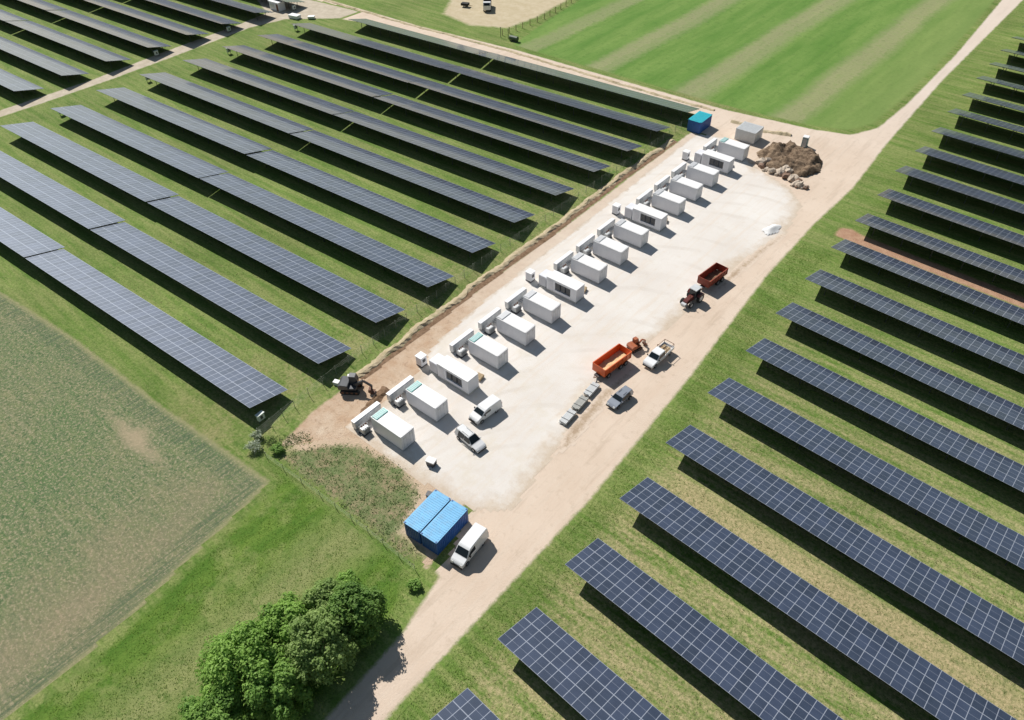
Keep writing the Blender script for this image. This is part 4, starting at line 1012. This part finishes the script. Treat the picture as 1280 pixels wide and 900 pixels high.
def tree(x, y, H, rad, mat, lab, seed, name='leafy_tree', dens=1.):
    rr = random.Random(seed); t = thing(name, lab, 'tree', (x, y, 0), 0, 'trees at the bottom of the meadow')
    b = MB(); b.tube((0, 0, -.2), (0, 0, H*.35), .24*H/7, .17*H/7, 9); 
    C_, Rr = [], []
    n = int(44*dens)
    for i in range(n):
        th = i*2.4+rr.random(); u = (i+.5)/n; z = H*(.16+.70*u); rr_ = rad*math.sqrt(max(.05, 1-((u-.32)/.75)**2))*(.35+.55*rr.random()**.5)
        c = (rr_*math.cos(th), rr_*math.sin(th), z); C_.append(c); Rr.append(rad*rr.uniform(.22, .38))
        if i % 2 == 0: b.tube((0, 0, H*(.2+.25*u)), (c[0]*.85, c[1]*.85, c[2]), .09*H/7, .03, 6)
    C_.append((0, 0, H*.55)); Rr.append(rad*.6)
    b.build('trunk', M_bark, t, smooth=True)
    leaves('crown', C_, Rr, int(15000*dens), .17, mat, t, .5)
tree(-5.0, -22.4, 7.6, 4.3, LEAF[0], 'broad bright green tree, lowest left in the clump beside the track', 1, dens=1.2)
tree(-.9, -15.9, 7.4, 3.7, LEAF[3], 'olive green rounded tree in the middle of the clump beside the track', 2)
tree(-1.1, -10.8, 6.4, 3.3, LEAF[2], 'dark green tree at the upper right of the clump, nearest the fence', 3)
tree(-5.6, -16.8, 5.8, 3.3, LEAF[0], 'bright green lower tree on the meadow side of the clump', 4)
tree(-.3, -21.6, 6.2, 3.1, LEAF[1], 'shaded mid green tree at the bottom edge of the clump, by the track', 5)
tree(-4.6, -11.6, 4.6, 2.8, LEAF[3], 'small yellow-green tree at the top of the clump', 6)
tree(-2.6, -27.5, 6.5, 3.3, LEAF[1], 'mid green tree partly cut off by the bottom edge of the picture', 7)
def bush(x, y, H, rad, mat, lab, n=1200, group=None, name='bush', size=.14):
    rr = random.Random(int(x*10)); t = thing(name, lab, 'bush', (x, y, 0), 0, group)
    b = MB(); C_ = []; Rr = []
    for i in range(9):
        th = i*2.4; q = rad*.65*math.sqrt(i/9); c = (q*math.cos(th), q*math.sin(th), H*rr.uniform(.35, .65)); C_.append(c); Rr.append(rad*.42)
        b.tube((0, 0, -.1), c, .03, .015, 5)
    b.build('stems', M_bark, t); leaves('foliage', C_, Rr, n, size, mat, t, .5)
bush(-6.2, -8.0, 1.6, 1.5, LEAF[0], 'bright green bush in the meadow just above the tree clump')
bush(.3, -3.2, .9, 1.0, LEAF[1], 'low bush at the end of the fence next to the track', 700)
bush(-32.0, -2.9, 1.5, 1.3, LEAF[4], 'whitish flowering shrub at the corner of the ploughed field', 900, 'pale shrubs at the field corner', size=.10)
bush(-33.6, -1.4, 1.1, 1.0, LEAF[4], 'smaller whitish shrub behind the flowering shrub, towards the lowest solar row', 600, 'pale shrubs at the field corner', size=.10)
bush(-29.3, -1.0, 1.1, 1.1, LEAF[1], 'green shrub right of the whitish shrubs at the soil edge', 700)

def scatter(name, polys, n, hmin, hmax, mat, lab, seed, avoid=None, width=.07, blades=5, clump=.18):
    """upright leaf-like blades in tufts, one mesh"""
    rng = np.random.default_rng(seed); V = []; T = []
    for poly, frac in polys:
        P = np.array(poly); lo, hi = P.min(0), P.max(0); k = int(n*frac); got = np.zeros((0, 2))
        while len(got) < k:
            q = rng.random((k*3, 2))*(hi-lo)+lo; s = sdf(poly, q[:, 0], q[:, 1]); q = q[s > 0]
            if len(q):
                f = np.sin(q[:, 0]*1.3+2*np.sin(q[:, 1]*.7))*np.cos(q[:, 1]*1.1+1.5*np.sin(q[:, 0]*.5)); q = q[rng.random(len(q)) < .35+.5*(f > 0)]
            got = np.vstack([got, q])
        c = np.repeat(got[:k], blades, 0); m_ = len(c); c = c+rng.normal(size=(m_, 2))*clump
        h = hmin+(hmax-hmin)*rng.random(m_)**2; th = rng.random(m_)*6.283; w_ = width*(.6+rng.random(m_))
        dx, dy = np.cos(th)*w_, np.sin(th)*w_; lx, ly = rng.normal(size=(2, m_))*h*.45
        z0 = np.zeros(m_); A = np.stack([c[:, 0]-dx, c[:, 1]-dy, z0], 1); B = np.stack([c[:, 0]+dx, c[:, 1]+dy, z0], 1); Cc = np.stack([c[:, 0]+lx, c[:, 1]+ly, h], 1)
        V.append(np.stack([A, B, Cc], 1).reshape(-1, 3)); T.append(np.repeat(rng.random(m_), 3))
    V = np.vstack(V); F = np.arange(len(V)).reshape(-1, 3); me = bpy.data.meshes.new(name); me.from_pydata(V.tolist(), [], F.tolist()); me.update()
    at = me.attributes.new('tint', 'FLOAT', 'POINT'); at.data.foreach_set('value', np.concatenate(T).astype(np.float32))
    me.materials.append(mat); o = bpy.data.objects.new(name, me); COL.objects.link(o)
    return tag(o, lab, 'grass', kind='stuff')
TM = leaf_mat('tuft_green', (.16, .28, .04), (.33, .46, .11), .45); TM2 = leaf_mat('tuft_dry', (.24, .29, .11), (.50, .47, .24), .45)
TM3 = leaf_mat('weed_green', (.14, .21, .07), (.30, .37, .17), .4)
scatter('meadow_tufts', [([(-24, -5), (-29, -2.9), (-1.5, -2.4), (1.5, -6), (2.6, -9), (2.6, -40), (-19.5, -40), (-20.6, -28), (-22.5, -17)], 1.)], 12000, .05, .22, TM, 'tall green meadow grass around the tree clump', 1, width=.035, blades=3, clump=.35)
scatter('weeds', [(WEEDS, .8), ([(-33, -1.5), (-30, -1.2), (-27, 3), (-29, 4)], .2)], 1300, .06, .26, TM3, 'rough green weeds on the bare patch left of the blue containers', 2, width=.07, clump=.25)
scatter('verge_grass', [([(9.3, -20), (13.5, -20), (13.5, 0), (12.5, 30), (11, 60), (10, 92), (4.4, 92), (5.5, 70), (8.2, 40), (9.4, 10)], 1.)], 7000, .05, .2, TM, 'green verge grass between the dirt track and the right hand rows', 3, width=.035, blades=3, clump=.4)
scatter('row_grass', [([(12, -16), (60, -18), (60, 45), (12, 47)], .7), ([(-90, -5), (-34, -1), (-35, 40), (-90, 40)], .3)], 9000, .04, .15, TM2, 'short dry grass growing between the solar rows', 4, width=.05)
print('objects', len(bpy.data.objects))
